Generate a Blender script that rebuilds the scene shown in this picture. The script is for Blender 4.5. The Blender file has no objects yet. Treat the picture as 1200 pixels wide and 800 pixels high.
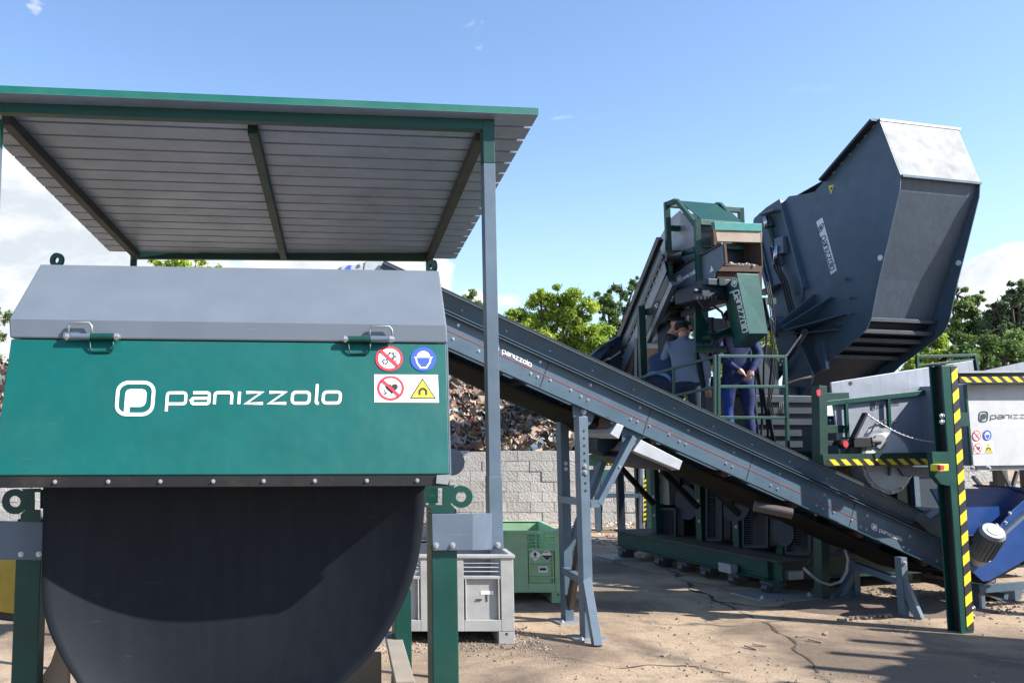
import bpy, bmesh, math, random
from mathutils import Vector, Matrix, noise
random.seed(7)
V3 = Vector
C = bpy.context.scene.collection
R = math.radians
# ------------------------------------------------------------------ camera model
PITCH = math.atan(0.105); SP, CP = math.sin(PITCH), math.cos(PITCH)
EYE = V3((0, 0, 1.7))
def ray(px, py):
    u = (px - 400) / 1000; v = (400 - py) / 1000
    return V3((u, CP - v * SP, SP + v * CP))
def at(px, py, Y):
    d = ray(px, py); return EYE + d * (Y / d.y)
def hit(px, py, pl):
    d = ray(px, py); P, N = pl
    return EYE + d * ((P - EYE).dot(N) / d.dot(N))
def grd(px, py, z=0.0): return hit(px, py, (V3((0, 0, z)), V3((0, 0, 1))))
def plane3(a, b, c):
    n = (b - a).cross(c - a).normalized()
    if n.dot(EYE - a) < 0: n = -n
    return (a, n)
P0 = V3((4.56, 9.1, 0)); PUx = V3((.965, .262, 0)).normalized(); PVx = V3((-PUx.y, PUx.x, 0)); Z = V3((0, 0, 1))
def T(u, v, z): return P0 + PUx * u + PVx * v + Z * z
def PU(u): return (T(u, 0, 0), -PUx)
def PV(v): return (T(0, v, 0), -PVx)
def uv(p):
    d = p - P0; return d.dot(PUx), d.dot(PVx)
# ------------------------------------------------------------------ materials
MATS = {}
KA = .77      # overall reflectance of the painted and printed surfaces
def node(nt, t, **kw):
    n = nt.nodes.new(t)
    for k, v in kw.items(): setattr(n, k, v)
    return n
def mixc(nt, fac, a, b, mode='MIX'):
    m = nt.nodes.new('ShaderNodeMix'); m.data_type = 'RGBA'; m.blend_type = mode
    for i, x in ((0, fac), (6, a), (7, b)):
        if hasattr(x, 'is_output') or isinstance(x, bpy.types.NodeSocket): nt.links.new(x, m.inputs[i])
        elif i == 0: m.inputs[0].default_value = x
        else: m.inputs[i].default_value = (x[0], x[1], x[2], 1)
    return m.outputs[2]
def ramp(nt, fac, stops):
    r = nt.nodes.new('ShaderNodeValToRGB')
    el = r.color_ramp.elements
    while len(el) < len(stops): el.new(0.5)
    for e, (p, c) in zip(el, stops):
        e.position = p; e.color = (c, c, c, 1) if not hasattr(c, '__len__') else (c[0], c[1], c[2], 1)
    nt.links.new(fac, r.inputs[0]); return r.outputs[0]
def noi(nt, vec, scale, detail=4, rough=.55, dist=0):
    n = nt.nodes.new('ShaderNodeTexNoise'); n.inputs['Scale'].default_value = scale
    n.inputs['Detail'].default_value = detail; n.inputs['Roughness'].default_value = rough; n.inputs['Distortion'].default_value = dist
    if vec is not None: nt.links.new(vec, n.inputs['Vector'])
    return n.outputs['Fac']
def newmat(name):
    m = bpy.data.materials.new(name); m.use_nodes = True; nt = m.node_tree
    b = nt.nodes['Principled BSDF']; MATS[name] = m
    tc = nt.nodes.new('ShaderNodeTexCoord').outputs['Object']
    return m, nt, b, tc
def wear(nt, tc, c, col):
    # fine scratches and small scuffs in the paint, running in every direction
    mp = nt.nodes.new('ShaderNodeMapping'); mp.inputs['Scale'].default_value = (1.2, 1, 14); mp.inputs['Rotation'].default_value = (.5, .9, .4); nt.links.new(tc, mp.inputs[0])
    s1 = ramp(nt, noi(nt, mp.outputs[0], 9, 2, .5), [(.70, 0), (.73, .35)])
    s2 = ramp(nt, noi(nt, tc, 1.7, 5, .6), [(.50, 0), (.62, 1)])
    mm = nt.nodes.new('ShaderNodeMath'); mm.operation = 'MULTIPLY'; nt.links.new(s1, mm.inputs[0]); nt.links.new(s2, mm.inputs[1])
    return mixc(nt, mm.outputs[0], c, tuple(min(1, x * 1.6 + .05) for x in col))
def paint(name, col, rough=.4, metal=0, var=.12, dirt=.25, dcol=(.16, .12, .085), bump=.02, streak=False, spec=.38):
    col = tuple(x * KA for x in col); dcol = tuple(x * KA for x in dcol)
    m, nt, b, tc = newmat(name)
    vec = tc
    if streak:
        mp = nt.nodes.new('ShaderNodeMapping'); mp.inputs['Scale'].default_value = (1, 1, .12); nt.links.new(tc, mp.inputs[0]); vec = mp.outputs[0]
    f = noi(nt, vec, 6 if not streak else 22, 6)
    c1 = tuple(max(0, x * (1 - var)) for x in col); c2 = tuple(min(1, x * (1 + var)) for x in col)
    c = mixc(nt, ramp(nt, f, [(.3, 0), (.7, 1)]), c1, c2)
    g = noi(nt, tc, 2.3, 9, .72)
    d = ramp(nt, g, [(.52, 0), (.78, dirt)])
    c = mixc(nt, d, c, dcol)
    g2 = noi(nt, tc, 45, 3)
    d2 = ramp(nt, g2, [(.66, 0), (.75, dirt * .8)])
    c = mixc(nt, d2, c, dcol)
    c = wear(nt, tc, c, col)
    nt.links.new(c, b.inputs['Base Color'])
    rr = nt.nodes.new('ShaderNodeMapRange'); nt.links.new(g, rr.inputs[0]); rr.inputs[3].default_value = rough - .1; rr.inputs[4].default_value = min(1, rough + .22)
    nt.links.new(rr.outputs[0], b.inputs['Roughness'])
    b.inputs['Metallic'].default_value = metal; b.inputs['Specular IOR Level'].default_value = spec
    if bump:
        bp = nt.nodes.new('ShaderNodeBump'); bp.inputs['Strength'].default_value = .35; bp.inputs['Distance'].default_value = bump
        nt.links.new(noi(nt, tc, 3.2, 3), bp.inputs['Height']); nt.links.new(bp.outputs[0], b.inputs['Normal'])
    return m
def flat(name, col, rough=.5, metal=0):
    col = tuple(x * .85 for x in col)
    m, nt, b, tc = newmat(name)
    f = noi(nt, tc, 25, 4)
    nt.links.new(mixc(nt, f, tuple(x * .88 for x in col), tuple(min(1, x * 1.1) for x in col)), b.inputs['Base Color'])
    b.inputs['Roughness'].default_value = rough; b.inputs['Metallic'].default_value = metal
    return m
GREEN = paint('green_paint', (.001, .056, .044), .38, dirt=.12)
PANEL = paint('teal_panel_paint', (.0006, .112, .100), .38, dirt=.22, dcol=(.04, .135, .12), var=.08, bump=.02)
DGREEN = paint('dark_green_paint', (.004, .042, .032), .45, dirt=.3, dcol=(.06, .06, .05))
GREY = paint('grey_paint', (.115, .155, .205), .38, dirt=.12, bump=.02)
CGREY = paint('conveyor_grey_paint', (.072, .12, .165), .36, dirt=.16, dcol=(.13, .14, .14))
TRI = paint('roof_column_paint', (.115, .165, .22), .42, dirt=.1)
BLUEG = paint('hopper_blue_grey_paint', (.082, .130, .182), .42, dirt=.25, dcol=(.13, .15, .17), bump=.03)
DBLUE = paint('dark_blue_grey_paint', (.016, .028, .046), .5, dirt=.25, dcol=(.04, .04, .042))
WORN = paint('worn_dark_steel', (.07, .075, .085), .42, metal=.3, dirt=.55, dcol=(.15, .14, .13), streak=True)
GALV = paint('galvanised_steel', (.40, .42, .44), .42, metal=.5, var=.12, dirt=.25, dcol=(.22, .21, .20), bump=.01)
GALV2 = paint('feeder_plate_steel', (.30, .33, .38), .42, metal=.3, var=.1, dirt=.25, dcol=(.20, .19, .18), bump=.02, streak=True)
ROOFM = paint('corrugated_zinc', (.31, .40, .54), .34, metal=.45, var=.12, dirt=.35, dcol=(.16, .145, .14), bump=.004)
BLACK = paint('black_rubber', (.012, .013, .015), .5, dirt=.3)
BELT = paint('dirty_belt', (.010, .009, .008), .75, dirt=.6, dcol=(.032, .024, .018), spec=.15)
CHUTE = paint('dark_chute_paint', (.017, .021, .027), .55, dirt=.2, dcol=(.04, .04, .042), bump=.01, streak=True, spec=.08)
BLUE = paint('royal_blue_paint', (.004, .05, .22), .35, dirt=.35, dcol=(.05, .06, .12))
RUST = paint('rusty_steel', (.085, .05, .036), .8, dirt=.7, dcol=(.04, .028, .02))
CREAM = paint('cream_steel', (.34, .27, .21), .6, dirt=.35, dcol=(.3, .2, .13))
TAN = paint('weathered_board', (.30, .20, .115), .7, dirt=.5, dcol=(.10, .06, .04))
WOOD = paint('grey_timber', (.33, .29, .24), .8, dirt=.5, dcol=(.14, .11, .08))
WHITEP = paint('white_plastic', (.44, .44, .43), .55, dirt=.6, dcol=(.20, .15, .11))
GREENP = paint('light_green_plastic', (.34, .56, .34), .55, dirt=.5, dcol=(.16, .24, .15))
YEL = paint('worn_yellow_paint', (.55, .34, .03), .5, dirt=.6, dcol=(.12, .08, .03))
CHROME = flat('polished_steel', (.55, .57, .6), .2, 1)
BOLT = flat('zinc_bolt', (.55, .57, .6), .35, .7)
WHITE = flat('white_vinyl', (.85, .86, .87), .5)
VBLK = flat('black_vinyl', (.015, .015, .02), .5)
VRED = flat('red_vinyl', (.60, .03, .05), .5)
VBLU = flat('blue_vinyl', (.02, .08, .50), .5)
VYEL = flat('yellow_vinyl', (.80, .62, .02), .5)
VDGN = flat('dark_green_vinyl', (.01, .05, .05), .5)
REDL = flat('red_line_vinyl', (.30, .06, .07), .5)
SKIN = flat('skin', (.48, .27, .19), .55)
HAIR = flat('dark_hair', (.010, .007, .006), .8)
JBLK = flat('black_cloth', (.016, .017, .022), .9)
JNAV = flat('navy_cloth', (.016, .034, .075), .9)
JGRY = flat('grey_fleece', (.15, .18, .25), .95)
JEAN = flat('dark_jeans', (.010, .018, .042), .95)
WBLU = flat('blue_workwear', (.006, .018, .09), .85)
WBLT = flat('brighter_blue_cloth', (.01, .05, .28), .85)
# ------------------------------------------------------------------ objects
BASE = {}
def tag(o, label=None, cat=None, group=None, kind=None):
    if label: o['label'] = label
    if cat: o['category'] = cat
    if group: o['group'] = group
    if kind: o['kind'] = kind
    return o
def thing(name, label, cat, loc=(0, 0, 0), group=None):
    o = bpy.data.objects.new(name, None); C.objects.link(o); o.location = loc
    o.empty_display_size = .2
    BASE[o] = V3(loc); return tag(o, label, cat, group)
class MB:
    def __init__(s): s.v = []; s.f = []; s.mi = []
    def add(s, vs, fs, mi=0):
        k = len(s.v); s.v += [V3(x) for x in vs]; s.f += [tuple(i + k for i in f) for f in fs]; s.mi += [mi] * len(fs); return s
    def box(s, c, a, b, d, mi=0):      # half vectors
        c, a, b, d = V3(c), V3(a), V3(b), V3(d)
        vs = [c + a * i + b * j + d * k for i in (-1, 1) for j in (-1, 1) for k in (-1, 1)]
        return s.add(vs, [(0, 1, 3, 2), (4, 6, 7, 5), (0, 4, 5, 1), (2, 3, 7, 6), (0, 2, 6, 4), (1, 5, 7, 3)], mi)
    def bx(s, x0, x1, y0, y1, z0, z1, mi=0):
        return s.box(((x0 + x1) / 2, (y0 + y1) / 2, (z0 + z1) / 2), ((x1 - x0) / 2, 0, 0), (0, (y1 - y0) / 2, 0), (0, 0, (z1 - z0) / 2), mi)
    def tb(s, u0, u1, v0, v1, z0, z1, mi=0):   # box in the plant frame
        return s.box(T((u0 + u1) / 2, (v0 + v1) / 2, (z0 + z1) / 2), PUx * ((u1 - u0) / 2), PVx * ((v1 - v0) / 2), Z * ((z1 - z0) / 2), mi)
    def beam(s, p, q, w, h, up=Z, mi=0):
        p, q = V3(p), V3(q); d = (q - p); L = d.length; d.normalize()
        side = d.cross(up)
        if side.length < 1e-4: side = d.cross(V3((1, 0, 0)))
        side.normalize(); u2 = side.cross(d).normalized()
        return s.box((p + q) / 2, d * (L / 2), side * (w / 2), u2 * (h / 2), mi)
    def prism(s, pts, vec, mi=0):
        pts = [V3(p) for p in pts]; n = len(pts); vec = V3(vec)
        vs = pts + [p + vec for p in pts]
        fs = [tuple(range(n))[::-1], tuple(range(n, 2 * n))] + [(i, (i + 1) % n, n + (i + 1) % n, n + i) for i in range(n)]
        return s.add(vs, fs, mi)
    def face(s, pts, mi=0): return s.add(pts, [tuple(range(len(pts)))], mi)
    def cyl(s, p, q, r, n=16, r2=None, caps=True, mi=0):
        p, q = V3(p), V3(q); r2 = r if r2 is None else r2; d = (q - p).normalized()
        a = d.cross(Z)
        if a.length < 1e-3: a = d.cross(V3((1, 0, 0)))
        a.normalize(); b = d.cross(a)
        vs = []
        for (c, rr) in ((p, r), (q, r2)):
            for i in range(n):
                t = 2 * math.pi * i / n; vs.append(c + a * (math.cos(t) * rr) + b * (math.sin(t) * rr))
        fs = [(i, (i + 1) % n, n + (i + 1) % n, n + i) for i in range(n)]
        if caps: fs += [tuple(range(n))[::-1], tuple(range(n, 2 * n))]
        return s.add(vs, fs, mi)
    def path(s, pts, r, n=8, mi=0):
        pts = [V3(p) for p in pts]; rings = []; ref = V3((.3, .5, .81)).normalized()
        for i, p in enumerate(pts):
            d = (pts[min(i + 1, len(pts) - 1)] - pts[max(i - 1, 0)]).normalized()
            a = d.cross(ref).normalized(); b = d.cross(a)
            rings.append([p + a * (math.cos(2 * math.pi * k / n) * r) + b * (math.sin(2 * math.pi * k / n) * r) for k in range(n)])
        vs = [x for g in rings for x in g]; fs = []
        for i in range(len(pts) - 1):
            for k in range(n): fs.append((i * n + k, i * n + (k + 1) % n, (i + 1) * n + (k + 1) % n, (i + 1) * n + k))
        fs += [tuple(range(n))[::-1], tuple(range((len(pts) - 1) * n, len(pts) * n))]
        return s.add(vs, fs, mi)
    def grid(s, rows, mi=0):
        m = len(rows[0]); vs = [x for r in rows for x in r]
        fs = [(i * m + j, i * m + j + 1, (i + 1) * m + j + 1, (i + 1) * m + j) for i in range(len(rows) - 1) for j in range(m - 1)]
        return s.add(vs, fs, mi)
    def build(s, name, mats, parent=None, bevel=0, smooth=False, label=None, solid=0, sub=0, nocalc=False, autos=None):
        base = V3((0, 0, 0))
        if parent is not None: base = BASE[parent]
        me = bpy.data.meshes.new(name)
        me.from_pydata([tuple(v - base) for v in s.v], [], s.f)
        if not isinstance(mats, (list, tuple)): mats = [mats]
        for m in mats: me.materials.append(m)
        me.polygons.foreach_set('material_index', s.mi)
        if not nocalc:
            bm = bmesh.new(); bm.from_mesh(me); bmesh.ops.recalc_face_normals(bm, faces=bm.faces); bm.to_mesh(me); bm.free()
        if smooth: me.polygons.foreach_set('use_smooth', [True] * len(me.polygons))
        me.update()
        o = bpy.data.objects.new(name, me); C.objects.link(o)
        if parent is not None: o.parent = parent; BASE[o] = base
        else: BASE[o] = V3((0, 0, 0))
        if autos: me.set_sharp_from_angle(angle=R(autos)); 
        if solid:
            md = o.modifiers.new('s', 'SOLIDIFY'); md.thickness = solid; md.offset = 0
        if bevel:
            md = o.modifiers.new('b', 'BEVEL'); md.width = bevel; md.segments = 2; md.limit_method = 'ANGLE'; md.angle_limit = R(50); md.harden_normals = False
        if sub:
            md = o.modifiers.new('u', 'SUBSURF'); md.levels = sub; md.render_levels = sub
        if label: o['label'] = label
        return o
def bolt(P, N, r, parent, m=None, name='bolt'):
    P, N = V3(P), V3(N).normalized(); b = MB()
    b.cyl(P - N * .002, P + N * r * .25, r * 1.5, 12); b.cyl(P + N * r * .25, P + N * r * 1.1, r, 6); b.cyl(P + N * r * 1.1, P + N * r * 1.5, r * .55, 8)
    return b.build(name, m or BOLT, parent)
# ---- flat vinyl marks drawn on a plane, in the plane's own coordinates
class Dec:
    def __init__(s, pl, eps=.003): s.pl = pl; s.eps = eps
    def p(s, x, y, k=1): return hit(x, y, s.pl) + s.pl[1] * (s.eps + (k - 1) * .0005)
    def poly(s, mb, pts, k=1, mi=0): mb.face([s.p(x, y, k) for x, y in pts], mi)
    def disc(s, mb, cx, cy, rx, ry, k=1, mi=0, n=28): s.poly(mb, [(cx + rx * math.cos(t * 2 * math.pi / n), cy + ry * math.sin(t * 2 * math.pi / n)) for t in range(n)], k, mi)
    def ribbon(s, mb, pts, w, k=1, mi=0, closed=False):
        n = len(pts); L = []; Rr = []
        for i in range(n):
            a = pts[(i - 1) % n] if (closed or i > 0) else None
            b = pts[i]; c = pts[(i + 1) % n] if (closed or i < n - 1) else None
            def nrm(p, q):
                dx, dy = q[0] - p[0], q[1] - p[1]; l = math.hypot(dx, dy) or 1; return (-dy / l, dx / l)
            if a is None: m = nrm(b, c); sc = 1
            elif c is None: m = nrm(a, b); sc = 1
            else:
                n1, n2 = nrm(a, b), nrm(b, c); mx, my = n1[0] + n2[0], n1[1] + n2[1]; l = math.hypot(mx, my)
                if l < .2: m = n1; sc = 1
                else:
                    m = (mx / l, my / l); sc = min(1.8, 1 / max(.1, m[0] * n1[0] + m[1] * n1[1]))
            L.append((b[0] + m[0] * w / 2 * sc, b[1] + m[1] * w / 2 * sc)); Rr.append((b[0] - m[0] * w / 2 * sc, b[1] - m[1] * w / 2 * sc))
        for i in range(n if closed else n - 1):
            j = (i + 1) % n; s.poly(mb, [L[i], L[j], Rr[j], Rr[i]], k, mi)
def rr(x0, y0, x1, y1, r, seg=4):
    pts = []
    for cx, cy, a0 in ((x1 - r, y1 - r, 0), (x0 + r, y1 - r, 90), (x0 + r, y0 + r, 180), (x1 - r, y0 + r, 270)):
        for k in range(seg + 1):
            t = R(a0 + 90 * k / seg); pts.append((cx + r * math.cos(t), cy + r * math.sin(t)))
    return pts
def rc(path, r=.28, seg=4):                   # round the inner corners of an open path
    out = [path[0]]
    for i in range(1, len(path) - 1):
        a, b, c = V3((*path[i - 1], 0)), V3((*path[i], 0)), V3((*path[i + 1], 0))
        d1 = (a - b).normalized(); d2 = (c - b).normalized(); rad = min(r, (a - b).length * .5, (c - b).length * .5)
        p, q = b + d1 * rad, b + d2 * rad
        for k in range(seg + 1):
            t = k / seg; x = p * (1 - t) ** 2 + b * 2 * t * (1 - t) + q * t * t; out.append((x.x, x.y))
    out.append(path[-1]); return out
def word(dc, mb, p0, p1, up, w=.25, k=1, mi=0):
    """the lettering: baseline p0 -> p1, 'up' is the vector of one x-height"""
    ux, uy = (p1[0] - p0[0]) / 15.84, (p1[1] - p0[1]) / 15.84
    def M(x, y): x = x + .07 * y; return (p0[0] + ux * x + up[0] * y, p0[1] + uy * x + up[1] * y)
    wid = w * math.hypot(*up)
    x = 0; h = w * .52; G = []
    G.append((rc([(0, -.68), (0, 1), (1.7, 1), (1.7, 0), (h, 0)]), False)); x = 2.24
    G.append((rc([(x + .1, 1), (x + 1.6, 1), (x + 1.6, 0), (x, 0), (x, .5), (x + 1.6 - h, .5)], .25), False)); x += 2.1
    G.append((rc([(x, -.05), (x, 1), (x + 1.55, 1), (x + 1.55, -.05)]), False)); x += 2.23
    G.append(([(x, -.05), (x, 1.08)], False)); x += .6
    for _ in range(2):
        G.append(([(x, 1), (x + 1.45, 1), (x + .05, 0), (x + 1.6, 0)], False)); x += 2.12
    G.append((rr(x, 0, x + 1.55, 1, .3), True)); x += 2.2
    G.append((rc([(x, 1.72), (x, 0), (x + .25, -.02)], .2), False)); x += .62
    G.append((rr(x, 0, x + 1.55, 1, .3), True))
    for g, cl in G: dc.ribbon(mb, [M(*q) for q in g], wid, k, mi, cl)
def icon(dc, mb, c, ax, ay, k=1, mi=0):
    """rounded square ring with a solid p in it; ax, ay: half extents as vectors (ay up)"""
    def M(x, y): x = x + .07 * y; return (c[0] + ax[0] * x + ay[0] * y, c[1] + ax[1] * x + ay[1] * y)
    dc.ribbon(mb, [M(*q) for q in rr(-.9, -.9, .9, .9, .52, 6)], .2 * math.hypot(*ay), k, mi, True)
    body = [(-.5, -.79), (-.5, .2)] + [(-.5 + .25 * (1 - math.cos(R(t))), .2 + .27 + .25 * math.sin(R(t)) - .27) for t in (30, 60, 90)]
    inner = [(-.52, -.79), (-.52, .3), (-.45, .46), (-.3, .53), (.32, .53), (.48, .47), (.56, .3), (.56, -.2), (.48, -.4), (.3, -.48), (-.24, -.48), (-.24, -.79)]
    dc.poly(mb, [M(*q) for q in inner], k, mi)
def prohibit(dc, cx, cy, rx, ry, parent, heart=True, label=None):
    mb = MB()
    dc.disc(mb, cx, cy, rx, ry, 2, 0)
    dc.disc(mb, cx, cy, rx * .80, ry * .80, 3, 1)
    if heart:
        pts = []
        for t in range(24):
            a = t / 24 * 2 * math.pi
            hx = 16 * math.sin(a) ** 3; hy = 13 * math.cos(a) - 5 * math.cos(2 * a) - 2 * math.cos(3 * a) - math.cos(4 * a)
            pts.append((cx + rx * .08 + hx / 17 * rx * .5, cy - hy / 17 * ry * .5))
        dc.poly(mb, pts, 4, 2)
        dc.ribbon(mb, [(cx - rx * .5, cy + ry * .05), (cx - rx * .42, cy + ry * .3), (cx - rx * .25, cy + ry * .42)], rx * .07, 4, 2)
        dc.disc(mb, cx - rx * .4, cy + ry * .45, rx * .07, ry * .07, 5, 2, 8)
    else:
        for (gx, gy, gr) in ((.12, -.2, .26), (-.3, .25, .2)):
            pts = []
            for t in range(24):
                q = gr * (1.25 if t % 4 < 2 else .95); a = t / 24 * 2 * math.pi; pts.append((cx + rx * (gx + q * math.cos(a)), cy + ry * (gy + q * math.sin(a))))
            dc.poly(mb, pts, 4, 2); dc.disc(mb, cx + rx * gx, cy + ry * gy, rx * gr * .6, ry * gr * .6, 5, 1, 12)
        for q in (.32, .5):
            dc.ribbon(mb, [(cx + rx * q, cy - ry * .5), (cx + rx * q, cy + ry * .5)], rx * .035, 6, 3)
        for q in (-.4, -.1, .2, .5): dc.ribbon(mb, [(cx + rx * .25, cy + ry * q), (cx + rx * .62, cy + ry * q)], rx * .03, 7, 3)
    s = .62
    dc.ribbon(mb, [(cx - rx * s, cy - ry * s), (cx + rx * s, cy + ry * s)], rx * .2, 8, 0)
    o = mb.build('prohibition_sign', [VRED, WHITE, VBLK, GREY], parent, nocalc=False)
    o['label'] = label or ('round red no pacemaker sign with a heart' if heart else 'round red sign with gears behind a guard'); return o
def helmet(dc, cx, cy, rx, ry, parent):
    mb = MB(); dc.disc(mb, cx, cy, rx, ry, 2, 0)
    pts = [(cx + rx * .52 * math.cos(R(a)), cy - ry * .18 - ry * .5 * math.sin(R(a))) for a in range(0, 181, 20)]
    dc.poly(mb, [(cx + rx * .74, cy - ry * .12), (cx + rx * .7, cy - ry * .2)] + pts + [(cx - rx * .7, cy - ry * .2), (cx - rx * .74, cy - ry * .12)], 3, 1)
    dc.ribbon(mb, [(cx - rx * .58, cy - ry * .1), (cx - rx * .5, cy + ry * .3), (cx - rx * .22, cy + ry * .72), (cx + rx * .22, cy + ry * .72), (cx + rx * .5, cy + ry * .3), (cx + rx * .58, cy - ry * .1)], rx * .12, 3.5, 1)
    o = mb.build('mandatory_sign', [VBLU, WHITE], parent); o['label'] = 'round blue sign with a helmeted face'; return o
def magnet(dc, pts, parent):
    mb = MB(); cx = sum(p[0] for p in pts) / 3; cy = sum(p[1] for p in pts) / 3; h = abs(pts[0][1] - pts[1][1])
    dc.poly(mb, pts, 2, 1)
    dc.poly(mb, [(cx + (x - cx) * .84, cy + (y - cy) * .84) for x, y in pts], 3, 0)
    r = h * .16; arc = [(cx - r, cy + h * .16)] + [(cx - r * math.cos(R(a)), cy - r * math.sin(R(a)) * .9) for a in range(0, 181, 30)] + [(cx + r, cy + h * .16)]
    dc.ribbon(mb, arc, h * .11, 4, 1)
    o = mb.build('warning_sign', [VYEL, VBLK], parent); o['label'] = 'yellow triangle sign with a magnet'; return o
# =================================================================== LEFT MACHINE
UM = V3((.9954, .0958, 0)); VM = V3((-.0958, .9954, 0)); PM = V3((.41, 3.3, 0))
def MV(v): return (PM + VM * v, -VM)                 # vertical planes facing the front of this machine
sm = thing('sorting_machine', 'green and grey sorting machine with large white logo on its hood, nearest the viewer', 'machine', (-.45, 3.5, 0))
# front panel: leans out towards the bottom
a = hit(13, 397, MV(0)); b = hit(523, 403, MV(0)); c = hit(527, 555, MV(-.17)); d = hit(-9, 556.5, MV(-.17))
PP = plane3(a, b, c); d = hit(-9, 556.5, PP)
m = MB(); m.prism([a, b, c, d], -PP[1] * .012); fp = m.build('front_panel', PANEL, sm, bevel=.003)
# side returns of the panel (thin bright edges)
m = MB(); m.prism([b + PP[1] * .001, c + PP[1] * .001, c + VM * .30 + UM * .012, b + VM * .10 + UM * .012], UM * .006)
m.build('panel_edge', GREY, sm)
# grey cover: fascia, slope, top, closed ends
fl, fr = hit(10.5, 374, MV(0)), hit(523, 381.5, MV(0)); gl, gr_ = hit(12, 396, MV(0)), hit(524.5, 402, MV(0))
tl, tr_ = hit(47, 310, MV(.28)), hit(515, 317.5, MV(.28))
off = -VM * .006
F = [gl + off, fl + off, tl, tl + VM * .95 + UM * .1, gl + VM * 1.2]
G = [gr_ + off, fr + off, tr_, tr_ + VM * .95, gr_ + VM * 1.2]
m = MB(); m.add(F + G, [(0, 1, 2, 3, 4), (9, 8, 7, 6, 5), (0, 5, 6, 1), (1, 6, 7, 2), (2, 7, 8, 3), (3, 8, 9, 4), (4, 9, 5, 0)])
cov = m.build('hood_cover', paint('hood_grey_paint', (.15, .182, .222), .46, dirt=.10, dcol=(.20, .225, .26), bump=.008, var=.06), sm, bevel=.006)
# housing behind the panel and below the cover
zt = a.z - .01; zb = c.z - .02
m = MB(); m.prism([a + VM * .03 + UM * .02, b + VM * .03 - UM * .03, b + VM * 1.15 - UM * .03, a + VM * 1.15 + UM * .02], V3((0, 0, zb - zt)))
m.build('housing', DGREEN, sm)
# cut edge bar under the panel with its bolts
bl, br = hit(-10, 557, MV(-.165)), hit(527, 555.5, MV(-.165))
m = MB(); m.prism([bl, br, br - Z * .042, bl - Z * .042], VM * .05); sb = m.build('seal_strip', BLACK, sm, bevel=.002)
for px in (-3, 64.5, 127, 188, 250, 309, 369, 430, 489):
    bolt(hit(px, 564.5 - (px * .004), MV(-.166)), -VM, .0048, sb)
m = MB(); m.prism([hit(512, 556.5, MV(-.172)), hit(528.5, 555.5, MV(-.172)), hit(525, 567.5, MV(-.172)), hit(511, 566, MV(-.172))], VM * .004); m.build('corner_clip', GALV, sm)
# big lettering and icon on the panel
dc = Dec(PP, .002)
m = MB(); icon(dc, m, (158.5, 466.9), (23.3, 0), (0, -20.7)); m.build('company_icon', WHITE, fp)
m = MB(); word(dc, m, (195.4, 473.3), (399, 472.2), (0, -12.9), .27); m.build('company_lettering', WHITE, fp)
prohibit(dc, 456, 420.3, 16.2, 14.8, fp, heart=False)
helmet(dc, 496, 421, 15, 14, fp)
m = MB(); dc.poly(m, [(438.4, 438.8), (513, 439.2), (514.3, 471.8), (438.6, 471.5)]); m.build('sign_backing', WHITE, fp)
prohibit(dc, 457.5, 455, 16, 14.6, fp, heart=True)
magnet(dc, [(495, 443), (511, 467.5), (480, 467)], fp)
# hinges: a weld-on pin barrel half grey, half green, with wire handles
def hinge(x0, x1, xm, y, greyleft):
    pl = (PM - VM * .022, -VM)
    p, q, r = hit(x0, y, pl), hit(x1, y, pl), hit(xm, y, pl)
    m = MB(); m.cyl(p + (q - p) * .12, r, .0125, 16); h = m.build('latch', GREY if greyleft else GREEN, sm, smooth=True, autos=40)
    m = MB(); m.cyl(r, q - (q - p) * .12, .013, 16); m.build('barrel', GREEN if greyleft else GREY, h, smooth=True, autos=40)
    m = MB(); m.cyl(p, p + (q - p) * .12, .009, 10); m.cyl(p + (q - p) * .03, p + (q - p) * .08, .014, 6); m.cyl(q, q - (q - p) * .12, .009, 10); m.cyl(q - (q - p) * .03, q - (q - p) * .1, .014, 6); m.build('pin', BOLT, h)
    def loop(xa, xb, ya, yb):
        A, B, C_, D = hit(xa, ya, pl), hit(xa + 1, yb, pl), hit(xb - 1, yb, pl), hit(xb, ya, pl)
        mm = MB(); mm.path([A, A * .3 + B * .7, B * .9 + C_ * .1, C_ * .9 + B * .1, D * .3 + C_ * .7, D], .0042, 8); return mm
    return h, loop
h, lp = hinge(75, 141, 106, 394.5, True)
lp(80, 108, 391, 378).build('wire_handle', GALV, h, smooth=True); lp(105, 133, 398, 412).build('wire_handle', GREEN, h, smooth=True)
h, lp = hinge(401, 462, 434, 397.5, False)
lp(433, 460, 395, 382.5).build('wire_handle', GALV, h, smooth=True); lp(408, 434, 401, 414).build('wire_handle', GREEN, h, smooth=True)
# lifting lugs on top
for px, py, rr_ in ((67, 304, .028), (506.5, 312, .028)):
    ctr = hit(px, py + 1, MV(.75 if px < 100 else .6)); yaw = UM if px < 100 else UM
    m = MB(); n = 24
    nv = (UM * .35 + VM * .94).normalized() if px < 100 else (UM * .9 + VM * .3).normalized()
    sd = nv.cross(Z).normalized()
    ro, ri = .034, .014
    vs = []; fs = []
    for k in range(n):
        t = 2 * math.pi * k / n; e = sd * math.cos(t) + Z * math.sin(t)
        for rad in (ri, ro):
            for hh in (-.009, .009): vs.append(ctr + e * rad + nv * hh)
    for k in range(n):
        i, j = k * 4, ((k + 1) % n) * 4
        fs += [(i, j, j + 1, i + 1), (i + 2, i + 3, j + 3, j + 2), (i, i + 2, j + 2, j), (i + 1, j + 1, j + 3, i + 3)]
    m.add(vs, fs); m.box(ctr - Z * .06, sd * .034, nv * .009, Z * .035)
    m.build('lifting_lug', GREEN, sm)
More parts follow.
